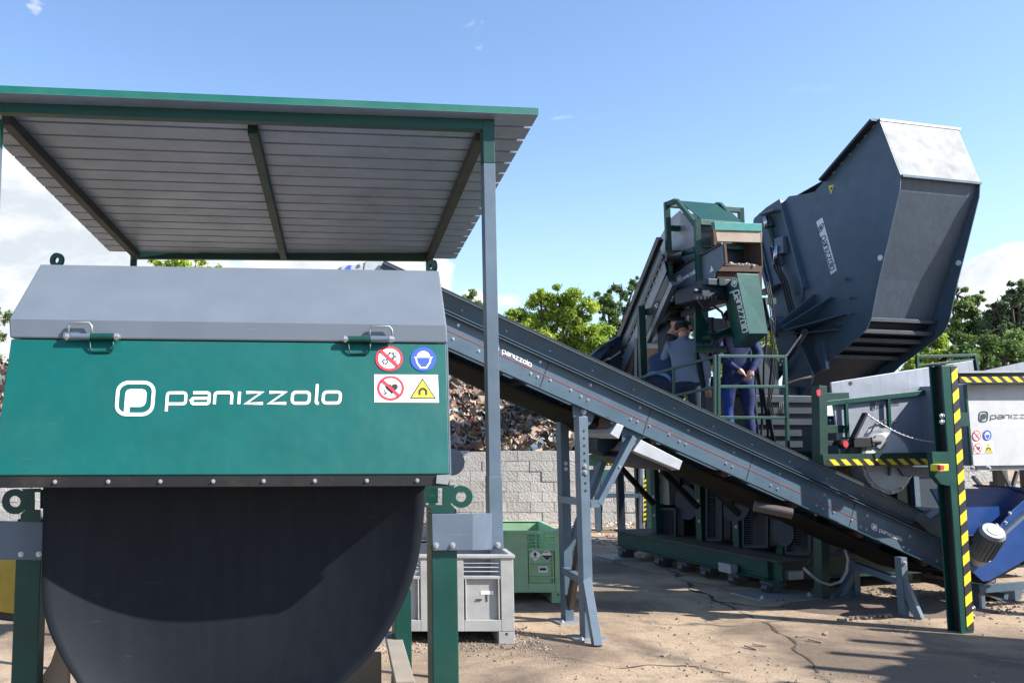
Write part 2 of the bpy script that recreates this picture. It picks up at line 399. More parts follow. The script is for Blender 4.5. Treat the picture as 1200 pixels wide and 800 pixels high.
# concave dark sheet below the hood
L = [(568, 46), (600, 45.6), (640, 44.6), (700, 43.6), (735, 49), (765, 62), (795, 79), (830, 104), (870, 140), (920, 195)]
Rr_ = [(568, 497.5), (600, 497.5), (640, 493), (665, 488), (700, 476), (735, 458), (765, 438), (795, 407), (830, 372), (870, 330), (920, 270)]
def interp(tab, y):
    for (y0, x0), (y1, x1) in zip(tab, tab[1:]):
        if y <= y1:
            t = (y - y0) / (y1 - y0); return x0 + (x1 - x0) * t
    return tab[-1][1]
rows = []
for i in range(60):
    y = 566 + i * (354 / 59)
    ys = [y - 12, y, y + 12]
    xl = sum(interp(L, max(568, k)) for k in ys) / 3; xr = sum(interp(Rr_, max(568, k)) for k in ys) / 3
    A, B = hit(xl, y, MV(-.02)), hit(xr, y, MV(-.02)); row = []
    for j in range(41):
        s = j / 40; e = 1 - abs(2 * s - 1) ** 2.6
        row.append(A.lerp(B, s) + VM * (.15 * e + .06 * (1 - s)))
    rows.append(row)
m = MB(); m.grid(rows); m.build('chute_sheet', CHUTE, sm, smooth=True, solid=.005)
# lugs and legs, both sides
def side_lug(pts, hole, hr, ro, square, name='lug_plate', v0=0):
    n = 20; m = MB(); pl = MV(v0)
    def q(x, y): return hit(x, y, pl)
    cx, cy = hole
    # ring
    vs = []; fs = []
    for k in range(n):
        t = 2 * math.pi * k / n
        for rad in (hr, ro):
            P = q(cx + rad * math.cos(t), cy + rad * .98 * math.sin(t))
            vs += [P, P + VM * .012]
    for k in range(n):
        i, j = k * 4, ((k + 1) % n) * 4
        fs += [(i, j, j + 1, i + 1), (i + 2, i + 3, j + 3, j + 2), (i, i + 2, j + 2, j), (i + 1, j + 1, j + 3, i + 3)]
    m.add(vs, fs)
    return m, q
m, q = side_lug(None, (540.7, 581.8), 6.4, 13.3, None)
m.build('lifting_eye', GREEN, sm); m = MB()
def plate(m, q, pts, t=.012, off=0): m.prism([q(x, y) + VM * off for x, y in pts], VM * t)
plate(m, q, [(519, 568.3), (533, 568.3), (528.2, 578), (527.4, 582), (528.5, 590), (533, 595.5), (533.5, 601), (506, 601), (506, 594), (519, 594)])
plate(m, q, [(496, 568), (519, 568.3), (519, 571.5), (496, 571.5)]); plate(m, q, [(496, 571.5), (499, 571.5), (499, 594), (496, 594)]); plate(m, q, [(496, 591.5), (519, 591.5), (519, 594), (496, 594)])
m.prism([q(499, 571.5) + VM * .09, q(519, 571.5) + VM * .09, q(519, 591.5) + VM * .09, q(499, 591.5) + VM * .09], VM * .005)
m.build('lug_plate', GREEN, sm)
m, q = side_lug(None, (17.2, 587.4), 6.8, 15.2, None, v0=.19); m.build('lifting_eye', GREEN, sm); m = MB()
plate(m, q, [(25, 572.5), (47, 572), (47, 576.5), (40, 576.5), (40, 597), (47, 597), (47, 611), (24, 611), (24, 602.5), (29.5, 597), (31.5, 588), (30, 579)])
m.prism([q(40, 575) + VM * .09, q(53, 575) + VM * .09, q(53, 598) + VM * .09, q(40, 598) + VM * .09], VM * .005)
m.build('lug_plate', GREEN, sm); m = MB(); m.prism([q(0, 570.5), q(13, 561), q(43, 559.5), q(42, 565), q(32, 565.5), q(32, 569), q(40, 570), q(12, 571.6)], VM * .006)
m.build('lug_plate', GREEN, sm)
def leg(x0, x1, y0, pl, depth=.10, mat=GREEN):
    A = hit(x0, y0, pl); B = hit(x1, y0, pl)
    w = (B - A); m = MB(); m.prism([A, B, B + VM * depth, A + VM * depth], V3((0, 0, -A.z)))
    lg = m.build('leg', mat, sm, bevel=.004)
    c_ = (A + B) / 2 + VM * depth / 2; m = MB(); m.box(V3((c_.x, c_.y, .008)), UM * .1, VM * .1, Z * .008); m.build('foot_plate', GALV, lg)
leg(505.2, 535.2, 596, MV(.012)); leg(20, 50, 608, MV(.21)); leg(462.5, 482, 690, MV(1.0))
leg(118, 142, 690, MV(1.0))
# small round grey plate on the far side of the hood
m = MB(); cc = hit(529, 541, MV(.5)); m.cyl(cc, cc + VM * .012, .06, 24); m.build('round_plate', GREY, sm)
# lower frame beams between the legs, timber packing
m = MB(); m.beam(PM + VM * 1.05 + V3((-1.6, -.15, .35)), PM + VM * 1.05 + V3((.1, 0, .35)), .08, .1); m.build('cross_beam', DGREEN, sm)

# =================================================================== CANOPY
cn = thing('canopy', 'corrugated metal canopy roof on grey posts with green edge, over the sorting machine', 'canopy', (-.4, 4.2, 0))
dM = V3((.9954, .0958, 0))
FB = (V3((.66, 3.75, 0)), -VM)      # vertical plane of the front beam
a0 = hit(-3, 120, FB); b0 = hit(579.5, 140.3, FB); a1 = hit(-3, 131.2, FB); b1 = hit(579.5, 152, FB)
m = MB(); m.prism([a0, b0, b1, a1], VM * .05); m.build('front_beam', GREEN, cn, bevel=.002)
cb = at(503, 297, 6.15)
RP = plane3((a0 + Z * .001), (b0 + Z * .001), cb)
RPn = RP[1] if RP[1].z < 0 else -RP[1]          # pointing down
def rp(px, py): return hit(px, py, RP)
e_r, k_r, k_l = rp(631, 134.5), rp(534, 303.5), rp(128, 294.5)
e_l = e_r + (k_l - k_r)
wv = (k_r - e_r); nrib = 17; up = -RPn
# zinc sheet: pans with raised ribs, ribs run along the eaves
prof = []; 
for i in range(nrib):
    t0 = i / nrib; prof += [(t0, 0), (t0 + .85 / nrib, 0), (t0 + .88 / nrib, .035), (t0 + .97 / nrib, .035)]
prof.append((1, 0))
rows = []
for t, hgt in prof:
    p = e_r + wv * t + up * hgt; rows.append([p.lerp(p + (e_l - e_r), k / 12) for k in range(13)])
m = MB(); m.grid(rows); m.build('roof_sheet', ROOFM, cn, solid=.0012)
# green flashing along the front eave
w1, w2 = hit(631.5, 126.5, (e_r, -VM)), hit(631.5, 134, (e_r, -VM))
hgt = (w1 - w2).length
fA = e_r; fB = e_l
m = MB(); m.prism([fA, fB, fB + Z * .028, fA + Z * .028], VM * .02); m.prism([fA + Z * .0285, fB + Z * .0285, fB + Z * .03 + VM * .12, fA + Z * .03 + VM * .12], Z * .002)
m.build('eave_flashing', paint('bright_green_flashing', (.002, .15, .115), .5, dirt=.35, dcol=(.10, .22, .18)), cn)
# rafters under the sheet
RAFT = paint('dark_rafter_paint', (.035, .04, .042), .5, dirt=.3)
def rafter(p, q, mat, w=.045, h=.05):
    A, B = rp(*p), rp(*q); mm = MB(); n = RPn
    mm.beam(A + n * (h / 2 + .002), B + n * (h / 2 + .002), w, h, up=Z); mm.build('rafter', mat, cn, bevel=.002)
rafter((8, 134), (161, 296), RAFT); rafter((296, 144), (333, 297), DGREEN); rafter((563, 153), (503, 298), RAFT)
Bk0, Bk1 = at(157, 294.5, 6.13), cb
m = MB(); m.beam(Bk0 + RPn * .03, Bk1 + RPn * .03 , .045, .055); m.build('back_beam', DGREEN, cn, bevel=.002)
# posts
def post(name, A, B, w, mat, parent=cn):
    mm = MB(); c_ = (A + B) / 2; mm.prism([A, B, B + VM * w, A + VM * w], V3((0, 0, -A.z))); return mm
cp = (V3((.66, 3.747, 0)), -VM)
A, B = hit(566, 152, cp), hit(579.6, 152, cp)
def px_z(px, py, pl): return hit(px, py, pl).z
z1, z2, z3 = px_z(573, 191, cp), px_z(580, 558, cp), px_z(582, 643, cp)
m = MB(); w = (B - A).length; A0 = V3((A.x, A.y, 0)); B0 = V3((B.x, B.y, 0))
def seg(zlo, zhi, e=0):
    return [A0 - UM * e - VM * e + Z * zlo, B0 + UM * e - VM * e + Z * zlo, B0 + UM * e + VM * (w + e) + Z * zlo, A0 - UM * e + VM * (w + e) + Z * zlo], V3((0, 0, zhi - zlo))
m.prism(*seg(z1, A.z + .045)); m.build('post_head', GREEN, cn, bevel=.002)
m = MB(); m.prism(*seg(z3 + .01, z1 - .001)); m.build('post', TRI, cn, bevel=.002)
m = MB(); m.prism(*seg(z3, z2, .003)); m.build('post_sleeve', TRI, cn, bevel=.002)
lx = hit(-6, 152, cp); 
m = MB(); m.box(V3((lx.x, lx.y, (lx.z + z1) / 2 + .02)), UM * w / 2, VM * w / 2, Z * ((lx.z - z1) / 2 + .02)); m.build('post_head', GREEN, cn)
m = MB(); m.box(V3((lx.x, lx.y, (z3 + z1) / 2)), UM * w / 2, VM * w / 2, Z * ((z1 - z3) / 2)); m.build('post', TRI, cn)
for P in (Bk0, Bk1):
    m = MB(); m.box(V3((P.x, P.y, P.z / 2)), UM * .022, VM * .022, Z * (P.z / 2)); m.build('post', DGREEN, cn)
# bolted brackets holding the posts to the legs
bp_ = MV(-.008)
m = MB(); m.prism([hit(x, y, bp_) for x, y in ((506, 601.8), (553.5, 601.4), (553.5, 644.2), (507, 644.6))], VM * .008); br_ = m.build('post_bracket', GREY, cn, bevel=.0015)
m = MB(); m.prism([hit(505.5, 601.8, bp_) + VM * .001, hit(507, 644.6, bp_) + VM * .001, hit(507, 644.6, bp_) + VM * .05 , hit(505.5, 601.8, bp_) + VM * .05], -UM * .004); m.build('flange', DGREEN, br_)
for x, y in ((511, 638.5), (530.5, 638.3)): bolt(hit(x, y, MV(-.009)), -VM, .0072, br_)
e0, e1 = hit(553.6, 601.4, bp_), hit(553.6, 644.2, bp_); e2, e3 = hit(576.5, 643.5, cp), hit(576.5, 601, cp); m = MB(); m.prism([e0, e1, e2, e3], VM * .008); m.build('return_plate', GREY, br_); bolt(hit(583.5, 638, (A0 - VM * .004, -VM)), -VM, .0082, br_)
bp2 = MV(.198); m = MB(); m.prism([hit(x, y, bp2) for x, y in ((-30, 609.5), (50, 611), (50, 656), (-30, 655))], VM * .008); br_ = m.build('post_bracket', GREY, cn, bevel=.0015)
for x, y in ((24.5, 649), (45.5, 649)): bolt(hit(x, y, MV(.197)), -VM, .0072, br_)
# =================================================================== LONG CONVEYOR in front of the plant
VA = -1.1; WA = .72; CPL = PV(VA)
OA = hit(521, 344, CPL); OB = hit(1076, 601, CPL)
DA = (OB - OA).normalized(); NA = PVx.cross(DA).normalized()
if NA.z < 0: NA = -NA
def CA(s, n, w=0.0): return OA + DA * s + NA * n + PVx * w
def sn(px, py, w=0.0):
    p = hit(px, py, PV(VA + w)) - (OA + PVx * w); return p.dot(DA), p.dot(NA)
S0 = sn(447, 310)[0]; S1 = sn(1076, 601)[0]; S2 = sn(1116, 645)[0]
nM = sn(760, 475)[1]; nB = (sn(735, 504)[1] + sn(526, 407)[1]) / 2
ca = thing('belt_conveyor', 'long grey inclined belt conveyor with a thin red line along its side', 'conveyor', (3.2, 8.0, 0))
def side(w0, sgn, name_beam, name_skirt):
    m = MB()
    m.prism([CA(S0, nM - .012, w0), CA(S2, nM - .012, w0), CA(S2, nB, w0), CA(S0, nB, w0)], PVx * (.006 * sgn))
    for n_ in (nM - .012, nB + .006):
        m.prism([CA(S0, n_, w0 - .045 * sgn), CA(S2, n_, w0 - .045 * sgn), CA(S2, n_ - .006, w0 - .045 * sgn), CA(S0, n_ - .006, w0 - .045 * sgn)], PVx * (.045 * sgn - .0005 * sgn))
    o = m.build(name_beam, CGREY, ca)
    m = MB()
    # leaning skirt: bottom inside, top flared outwards with a rolled lip
    tA, tB = CA(S0, 0, w0 - .02 * sgn), CA(S1, 0, w0 - .02 * sgn); bA, bB = CA(S0, nM + .02, w0 + .05 * sgn), CA(S1, nM + .02, w0 + .05 * sgn)
    q = NA * .004
    m.add([tA, tB, bB, bA, tA + PVx * .005 * sgn, tB + PVx * .005 * sgn, bB + PVx * .005 * sgn, bA + PVx * .005 * sgn], [(0, 1, 2, 3), (7, 6, 5, 4), (0, 4, 5, 1), (3, 2, 6, 7), (0, 3, 7, 4), (1, 5, 6, 2)])
    m.prism([CA(S0, nM + .02, w0 - .012 * sgn), CA(S1, nM + .02, w0 - .012 * sgn), CA(S1, nM + .014, w0 - .012 * sgn), CA(S0, nM + .014, w0 - .012 * sgn)], PVx * (.062 * sgn))
    m.prism([CA(S0, 0.012, w0 - .045 * sgn), CA(S1, 0.012, w0 - .045 * sgn), CA(S1, 0.001, w0 - .045 * sgn), CA(S0, 0.001, w0 - .045 * sgn)], PVx * (.03 * sgn))
    o2 = m.build(name_skirt, CGREY, ca)
    m = MB(); m.prism([CA(S0, .013, w0 - .048 * sgn), CA(S1, .013, w0 - .048 * sgn), CA(S1, .026, w0 - .048 * sgn), CA(S0, .026, w0 - .048 * sgn)], PVx * (.024 * sgn)); m.build('rubber_edge', BLACK, o2)
    m = MB(); m.prism([CA(S0, nM - .010, w0 + .004*sgn), CA(S2, nM - .010, w0 + .004*sgn), CA(S2, nM + .012, w0+ .004*sgn), CA(S0, nM + .012, w0+ .004*sgn)], PVx * (.02 * sgn)); m.build('seal_gap', BLACK, o2)
    return o, o2
sb_, sk_ = side(0, 1, 'side_beam', 'side_skirt')
side(WA, -1, 'side_beam', 'side_skirt')
fl_ = (CA(0, 0, -.0035), -PVx); ds = Dec((CA(0, 0, 0), -PVx), .003)
# red line, joints, bolts
def apx(s, n): return CA(s, n, 0)
m = MB(); nr = (sn(560, 379 + .466 * 36 + 12)[1])
p1, p2 = sn(531, 389), sn(1110, 657)
m.face([CA(S0, p1[1] + .0032, -.003), CA(S2, p2[1] + .0032, -.003), CA(S2, p2[1] - .0032, -.003), CA(S0, p1[1] - .0032, -.003)]); m.build('red_line', REDL, sb_)
for px in (637, 757, 877, 997): 
    m = MB()
    s_ = sn(px, 440 + (px - 637) * .465)[0]
    m.face([CA(s_, nM - .02, -.002), CA(s_ + .008, nM - .02, -.002), CA(s_ + .008, nB + .01, -.002), CA(s_, nB + .01, -.002)]); m.build('seam', BLACK, sb_)
for px, py in ((537,381),(531,397),(561,411),(569.5,414.5),(633,424),(622,437.5),(630,441.5),(645,445.5),(669,457),(681,464.5),(689,468.5),(692,451),(750,477.5),(739,491),(747,494),(761,499),(784,509),(796,517),(803.5,520.5),(806.5,504),(860,530),(850.6,542.7),(858,546.8),(903,568.5),(911,572.6),(914,554.8),(966,579.5),(956.8,592),(964.5,596),(977,600),(998,609),(1008,616.6),(1015,620),(1016,604),(1058,640.5),(1064.5,644),(1066,628),(1098,657),(1108,662)):
    bolt(hit(px, py, (CA(0, 0, 0), -PVx)), -PVx, .0082, sb_)
for i in range(15):
    s_ = S0 + .35 + i * .43
    if s_ < S1: bolt(CA(s_, nM * .45, .013), -PVx + NA * .4, .006, sk_)
for p0, p1 in (((585, 412.2), (622.5, 429.2)), ((1030, 616.8), (1057, 632.2))):
    pass
def lettering(ic, ih, p0, p1, up, par):
    m = MB(); icon(ds, m, ic, (ih * .9, ih * .42), (0, -ih)); m.build('company_icon', WHITE, par)
    m = MB(); word(ds, m, p0, p1, up, .26); m.build('company_lettering', WHITE, par)
lettering((580, 406), 5.2, (588.5, 413.2), (622.5, 429.6), (0, -3.9), sb_)
lettering((1024.3, 617.2), 3.7, (1030.2, 622.2), (1056.5, 633.6), (0, -2.8), sb_)
# belt, return belt and rollers
m = MB(); m.prism([CA(S0 + .1, nM - .02, .06), CA(S2 - .1, nM - .02, .06), CA(S2 - .1, nM - .03, .06), CA(S0 + .1, nM - .03, .06)], PVx * (WA - .12)); m.build('belt', BELT, ca)
rows = []
for i in range(90):
    s_ = S0 + .1 + (S2 - S0 - .2) * i / 89
    sag = .022 * abs(math.sin(i * .22)) + .012 * noise.noise(V3((i * .7, 0, 0)))
    rows.append([CA(s_, nB - .045 - sag * (1 - abs(2 * k / 8 - 1) ** 2 * .5) + .008 * noise.noise(V3((i * 1.3, k * .9, 3))), .05 + (WA - .1) * k / 8) for k in range(9)])
m = MB(); m.grid(rows); m.build('return_belt', BELT, ca, smooth=True, solid=.01)
for i in range(9):
    s_ = S0 + .5 + i * .78
    m = MB(); m.cyl(CA(s_, nB - .0, .02), CA(s_, nB - .0, WA - .02), .03, 14); m.build('roller', RUST, ca, smooth=True, autos=40)
    m = MB(); m.beam(CA(s_ + .25, nB + .03, .02), CA(s_ + .25, nB + .03, WA - .02), .05, .05, up=NA); m.build('cross_member', CGREY, ca)
m = MB(); m.cyl(CA(S0, nM - .13, -.01), CA(S0, nM - .13, WA + .01), .13, 24); m.build('head_drum', BLACK, ca, smooth=True, autos=40)
m = MB(); m.cyl(CA(S2 + .02, nM - .15, .03), CA(S2 + .02, nM - .15, WA - .03), .12, 24); m.build('tail_drum', BLACK, ca, smooth=True, autos=40)
# head hood seen above the sorting machine
hp = PV(VA)
m = MB(); m.prism([hit(x, y, hp) for x, y in ((429, 306.3), (446, 306), (463, 316.5), (440, 325), (424, 325))], PVx * WA); m.build('head_hood', GALV, ca)
m = MB(); m.prism([hit(x, y, hp) for x, y in ((400, 312), (426, 309.5), (424, 325), (400, 325))], PVx * WA); hh = m.build('head_cover', GALV, ca)
m = MB(); m.face([hit(x, y, hp) - PVx * .003 for x, y in ((403, 316), (408, 310.5), (412, 311), (410, 318))]); m.build('blue_mark', VBLU, hh)
bolt(hit(421.5, 310.5, hp), -PVx, .014, hh)
# ---- upper support
def vtube(x, y0, foot, w, mat, vdep, name='leg'):
    """vertical square tube whose foot stands at the ground point under foot (px,py)"""
    g = grd(*foot); pl = (g, -PVx); top = hit(x, y0, pl).z
    mm = MB(); mm.box(V3((g.x, g.y, top / 2)), PUx * w / 2, PVx * w / 2, Z * top / 2); return mm, g, top
lg1, g1, t1 = vtube(683, 488, (688, 748), .085, CGREY, 0); l1 = lg1.build('leg', TRI, ca, bevel=.003)
lg2, g2, t2 = vtube(657, 484, (665, 728), .085, CGREY, 0); l2 = lg2.build('leg', CGREY, ca, bevel=.003)
gp = (g1 - PVx * .045, -PVx)
m = MB()
for k in range(9):
    c_ = V3((g1.x, g1.y, 0)) - PVx * .0435 + Z * (t1 - .12 - k * .062); m.cyl(c_, c_ - PVx * .001, .011, 10)
m.build('adjusting_hole', BLACK, l1)
for k in (0, 1):
    for g_, l_ in ((g1, l1), (g2, l2)):
        bolt(V3((g_.x, g_.y, 0)) - PVx * .044 + Z * (hit(684, 546 + k * 7, gp).z), -PVx, .012, l_)
def gpx(px, py, off=0): return hit(px, py, (g1 + PVx * off, -PVx))
m = MB(); m.beam(gpx(683, 588), hit(657, 584, (g2, -PVx)), .06, .06); m.build('cross_tube', TRI, ca, bevel=.002)
m = MB(); m.beam(gpx(684, 680), gpx(663, 668, .55), .06, .06); m.build('cross_tube', TRI, ca, bevel=.002)
fk = grd(700, 757); m = MB(); m.beam(V3((g1.x, g1.y, .5)) + PUx * .0, fk + Z * .0, .07, .07); m.build('kick_foot', TRI, ca, bevel=.002)
m = MB(); m.beam(gpx(700, 590), gpx(741, 512), .05, .075, up=PVx); st = m.build('strut', TRI, ca, bevel=.002)
m = MB(); m.beam(gpx(690, 590, 0), gpx(700, 589, 0), .07, .06); m.build('strut_shoe', TRI, ca)
for px, py in ((723, 546.5),): bolt(gpx(px, py) - PVx * .026, -PVx, .014, st)
m = MB(); m.beam(V3((g2.x, g2.y, .62)) + PUx * .02, hit(722, 500, (g2, -PVx)), .05, .07, up=PVx); m.build('strut', CGREY, ca)
m = MB(); m.beam(gpx(686, 600, .06), hit(667, 715, (g2, -PVx)), .05, .06, up=PVx); m.build('diagonal_brace', paint('rust_brown_paint', (.05, .035, .03), .6, dirt=.5), ca)
for (x, y, ww) in ((684, 482, 0), (741, 513, 0), (657, 474, WA)):
    plm = (CA(0, 0, .004 + ww), -PVx); cc = hit(x, y, plm); pts = [cc + PUx * .10 * math.cos(R(t)) + Z * (.11 * math.sin(R(t))) - Z * .02 for t in range(180, 361, 20)] + [cc + PUx * .1 - NA * -.08, cc - PUx * .1 + Z * .10]
    mm = MB(); mm.prism(pts, PVx * .012); mp = mm.build('mounting_plate', CGREY, ca)
    for dz in (.0, -.055): bolt(cc + Z * dz - PVx * .0, -PVx, .017, mp)
for g_ in (g1, g2):
    m = MB(); m.box(V3((g_.x, g_.y, .008)), PUx * .13, PVx * .11, Z * .008); m.build('foot_plate', GALV, ca)
    bolt(V3((g_.x, g_.y, .016)) - PUx * .09 - PVx * .07, Z, .014, ca)
# galvanised spill trays under the conveyor
def tray(pts, mat=GALV, d=.5, w=.04):
    pl = PV(VA + w); P = [hit(x, y, pl) for x, y in pts]; mm = MB()
    mm.prism(P, PVx * d); return mm.build('spill_tray', mat, ca, bevel=.003)
TRAY = paint('bright_tray_steel', (.50, .53, .57), .4, metal=.3, dirt=.3, dcol=(.4, .38, .36))
tray([(751, 515), (800, 540), (796, 550.5), (742, 528)], TRAY, .52, -.055); tray([(723, 496), (731, 499), (725, 514), (715, 508)], TRAY, .5, -.055)
m = MB(); P = [hit(x, y, PV(VA + .05)) for x, y in ((742, 529), (796, 551), (782, 551), (730, 541), (726, 535))]; m.prism(P, PVx * .5); m.build('tray_bottom', WORN, ca)
m = MB(); P = [hit(x, y, PV(VA + .25)) for x, y in ((700, 512), (722, 503), (728, 520), (706, 532), (700, 527))]; m.prism(P, PVx * .35); m.build('tray_bottom', DBLUE, ca)
m = MB(); m.cyl(hit(702, 497, PV(VA + .2)), hit(709, 494, PV(VA + .0)), .05, 18); rl = m.build('roller', RUST, ca, smooth=True, autos=40)
m = MB(); m.cyl(hit(884, 592.5, PV(VA + .1)), hit(928, 601.5, PV(VA - .05)), .048, 18); m.build('roller', paint('brown_roller', (.09, .075, .07), .5, dirt=.4), ca, smooth=True, autos=40)
# ---- lower support
lg, gA, tA_ = vtube(1059, 652, (1060, 722), .07, TRI, 0); l3 = lg.build('leg', TRI, ca, bevel=.002)
lg, gB, tB_ = vtube(1003, 655, (1003, 704), .07, TRI, 0); lg.build('leg', CGREY, ca, bevel=.002)
fk = grd(1078, 725); m = MB(); m.beam(V3((gA.x, gA.y, .36)), fk, .06, .06); m.build('kick_foot', TRI, ca)
fk = grd(981, 705); m = MB(); m.beam(V3((gB.x, gB.y, .3)), fk, .06, .06); m.build('kick_foot', CGREY, ca)
m = MB(); m.box(V3((fk.x + .05, fk.y, .006)), PUx * .16, PVx * .09, Z * .006); m.build('foot_plate', GALV, ca)
m = MB(); m.beam(V3((gA.x, gA.y, .31)), V3((gB.x, gB.y, .36)), .06, .06); m.build('cross_tube', TRI, ca)
bolt(V3((gA.x, gA.y, tA_ - .05)) - PVx * .036, -PVx, .015, l3)

# =================================================================== STEEP CONVEYOR behind, feeding the tower
def atY(px, py, Y): return at(px, py, Y)
BT, BB = at(772, 279, 10.8), at(722, 400, 13.9)
dh = V3((BB.x - BT.x, BB.y - BT.y, 0)).normalized(); nh = V3((-dh.y, dh.x, 0))
if nh.x > 0: nh = -nh                       # faces left, towards the viewer
BPL = (BT, nh)
cb_ = thing('feed_conveyor', 'steep dark grey conveyor rising behind the people to the top of the green tower', 'conveyor', (4.4, 12.5, 0))
def bh(px, py, o=0): return hit(px, py, (BT - nh * o, nh))
def strip(name, pts, off, th, mat, par=cb_):
    m = MB(); m.prism([bh(x, y, off) for x, y in pts], -nh * th); return m.build(name, mat, par)
strip('side_skirt', [(771, 281), (775, 299), (716, 440), (712, 450), (712, 424), (728, 388)], .03, .006, CGREY)
strip('top_lip', [(769, 278), (772, 281), (728.5, 389), (712, 427), (709, 425), (725.5, 387)], -.02, .06, BLACK)
strip('seal_gap', [(775, 298), (777, 301), (718, 443), (714, 453), (711, 450), (715.5, 440)], .0, .03, BLACK)
strip('side_beam', [(777, 300), (781, 318), (744, 405), (728, 440), (724, 450), (716, 450), (719, 440)], .015, .006, CGREY)
strip('lower_beam', [(781, 322), (784, 331), (752, 404), (746, 403), (734, 440), (728, 440), (746, 396)], .02, .06, BLACK)
strip('lower_flange', [(785, 330), (788, 334), (758, 402), (754, 402)], .0, .06, CGREY)
for k in range(16):
    t = k / 15; bolt(bh(776.5 - 50 * t, 308 + 118 * t, .012), nh, .011, cb_)
far = .8
m = MB(); m.prism([bh(x, y, far) for x, y in ((771, 279), (781, 318), (728, 440), (700, 484), (690, 470))], -nh * .01); m.build('side_beam', CGREY, cb_)
m = MB(); m.prism([bh(776, 306, .05), bh(716, 446, .05), bh(715, 449, .05), bh(777, 311, .05)], -nh * (far - .08)); m.build('belt', BELT, cb_)
m = MB(); c0 = bh(778, 300, 0); m.cyl(c0 - nh * .02, c0 - nh * .2, .07, 20); m.build('head_drum', BLACK, cb_, smooth=True, autos=40)
# receiving hopper at its foot
hq = at(700, 420, 13.6); HP = (hq, -V3((.0, 1, 0)))
def hh_(x, y, dy=0): return at(x, y, 13.6 + dy)
m = MB(); m.prism([hh_(688, 420), (hh_(727, 393)), hh_(737, 391), hh_(736, 440), hh_(700, 470), hh_(676, 430)], V3((.1, .02, 0)))
m.add([hh_(688, 420, -.3), hh_(727, 392, .0), hh_(716, 404, -.1), hh_(700, 425, -.4)], [(0, 1, 2, 3)])
m.prism([hh_(680, 428, -.2), hh_(706, 405, -.2), hh_(737, 404, .4), hh_(730, 470, .4), hh_(690, 470, -.2)], V3((.12, .9, 0)))
m.build('receiving_hopper', DBLUE, cb_)
m = MB(); m.prism([hh_(704, 406, -.22), hh_(726, 393, .2), hh_(741, 391, .25), hh_(736, 405, .2)], Z * .02); m.build('hopper_lip', CGREY, cb_)
g_ = hh_(715, 430, .3); m = MB()
for dx, dy in ((0, -.3), (.7, -.3), (0, .9), (.7, .9)): m.box(V3((g_.x + dx, g_.y + dy, .95)), V3((.05, 0, 0)), V3((0, .05, 0)), V3((0, 0, .95)))
m.build('leg', DBLUE, cb_)
# =================================================================== HAMMER MILL TOWER
tw = thing('mill_tower', 'dark green mill tower with a tube frame on top, standing on a green steel skid', 'machine', tuple(T(1, 1.3, 0)))
US = .15; vA_, vB_ = 1.785, 1.22
# skid
zT, zBm = .34, .13
m = MB()
def ibeam(p, q, z0, z1, out, w=.10):
    mm = MB(); p = V3((p.x, p.y, 0)); q = V3((q.x, q.y, 0))
    mm.prism([p + Z * z0, q + Z * z0, q + Z * (z0 + .014), p + Z * (z0 + .014)], -out * w)
    mm.prism([p + Z * (z1 - .014), q + Z * (z1 - .014), q + Z * z1, p + Z * z1], -out * w)
    mm.prism([p - out * w * .45 + Z * (z0 + .0142), q - out * w * .45 + Z * (z0 + .0142), q - out * w * .45 + Z * (z1 - .0142), p - out * w * .45 + Z * (z1 - .0142)], -out * .01)
    return mm
sA, sB = T(0, 0, 0), T(0, 3.0, 0)
ibeam(sA, sB, zBm, zT, -PUx).build('skid_beam', GREEN, tw)
ibeam(T(.0, .11, 0) , T(3.8, .11, 0), zBm, zT, -PVx).build('skid_beam', DGREEN, tw)
ibeam(T(3.8, .2, 0), T(3.8, 3.0, 0), zBm, zT, PUx).build('skid_beam', DGREEN, tw)
ibeam(T(.1, 3.0, 0), T(3.8, 3.0, 0), zBm, zT, PVx).build('skid_beam', DGREEN, tw)
m = MB(); m.tb(-.02, 3.8, 0, 3.0, zT + .001, zT + .012); m.build('skid_deck', paint('dusty_deck', (.10, .085, .065), .8, dirt=.8, dcol=(.22, .17, .12)), tw)
for k, v in enumerate((.12, .62, 1.08, 1.5, 1.95, 2.75)):
    m = MB(); m.tb(-.03, .10, v - .05, v + .05, .02, .125); m.tb(-.06, .12, v - .09, v + .09, .09, .128)
    m.cyl(T(-.05, v - .04, .06), T(-.05, v + .04, .06), .045, 12)
    mt = m.build('machine_mount', WORN, tw); bolt(T(-.035, v, .075), -PUx, .02, mt)
for u, v, w, d in ((-.05, .02, .36, .22), (-.02, 2.8, .28, .22)):
    m = MB(); m.tb(u - w, u + w, v - d, v + d, .0, .016); pt = m.build('ground_plate', GALV, tw)
    for du in (-.8, .8): bolt(T(u + du * w, v - d * .7, .016), Z, .02, pt)
m = MB(); m.box(hit(853, 665, PU(-.03)), PUx * .05, PVx * .10, Z * .05); m.build('junction_box', GALV, tw, bevel=.006)
m = MB(); m.box(hit(930, 673, PV(.02)), PUx * .09, PVx * .04, Z * .045); m.build('junction_box', GALV, tw, bevel=.006)
# main posts along the left side
for px, py in ((770, 626), (823, 634), (866.5, 642), (917.5, 650)):
    g_ = hit(px, py, (V3((0, 0, zT)), Z)); u, v = uv(g_)
    top = 1.4 if px > 860 else 1.45
    m = MB(); m.tb(u - .045, u + .03, v - .05, v + .05, zT + .012, top); po = m.build('post', GREEN, tw, bevel=.003)
    m = MB(); m.tb(u - .047, u - .040, v - .012, v + .012, zT + .2, top - .2); m.tb(u + .031, u + .28, v - .045, v + .045, zT + .012, zT + .4); m.build('post_web', DGREEN, po)
    for k in (.25, .5): bolt(T(u - .045, v - .02, zT + k), -PUx, .012, po)
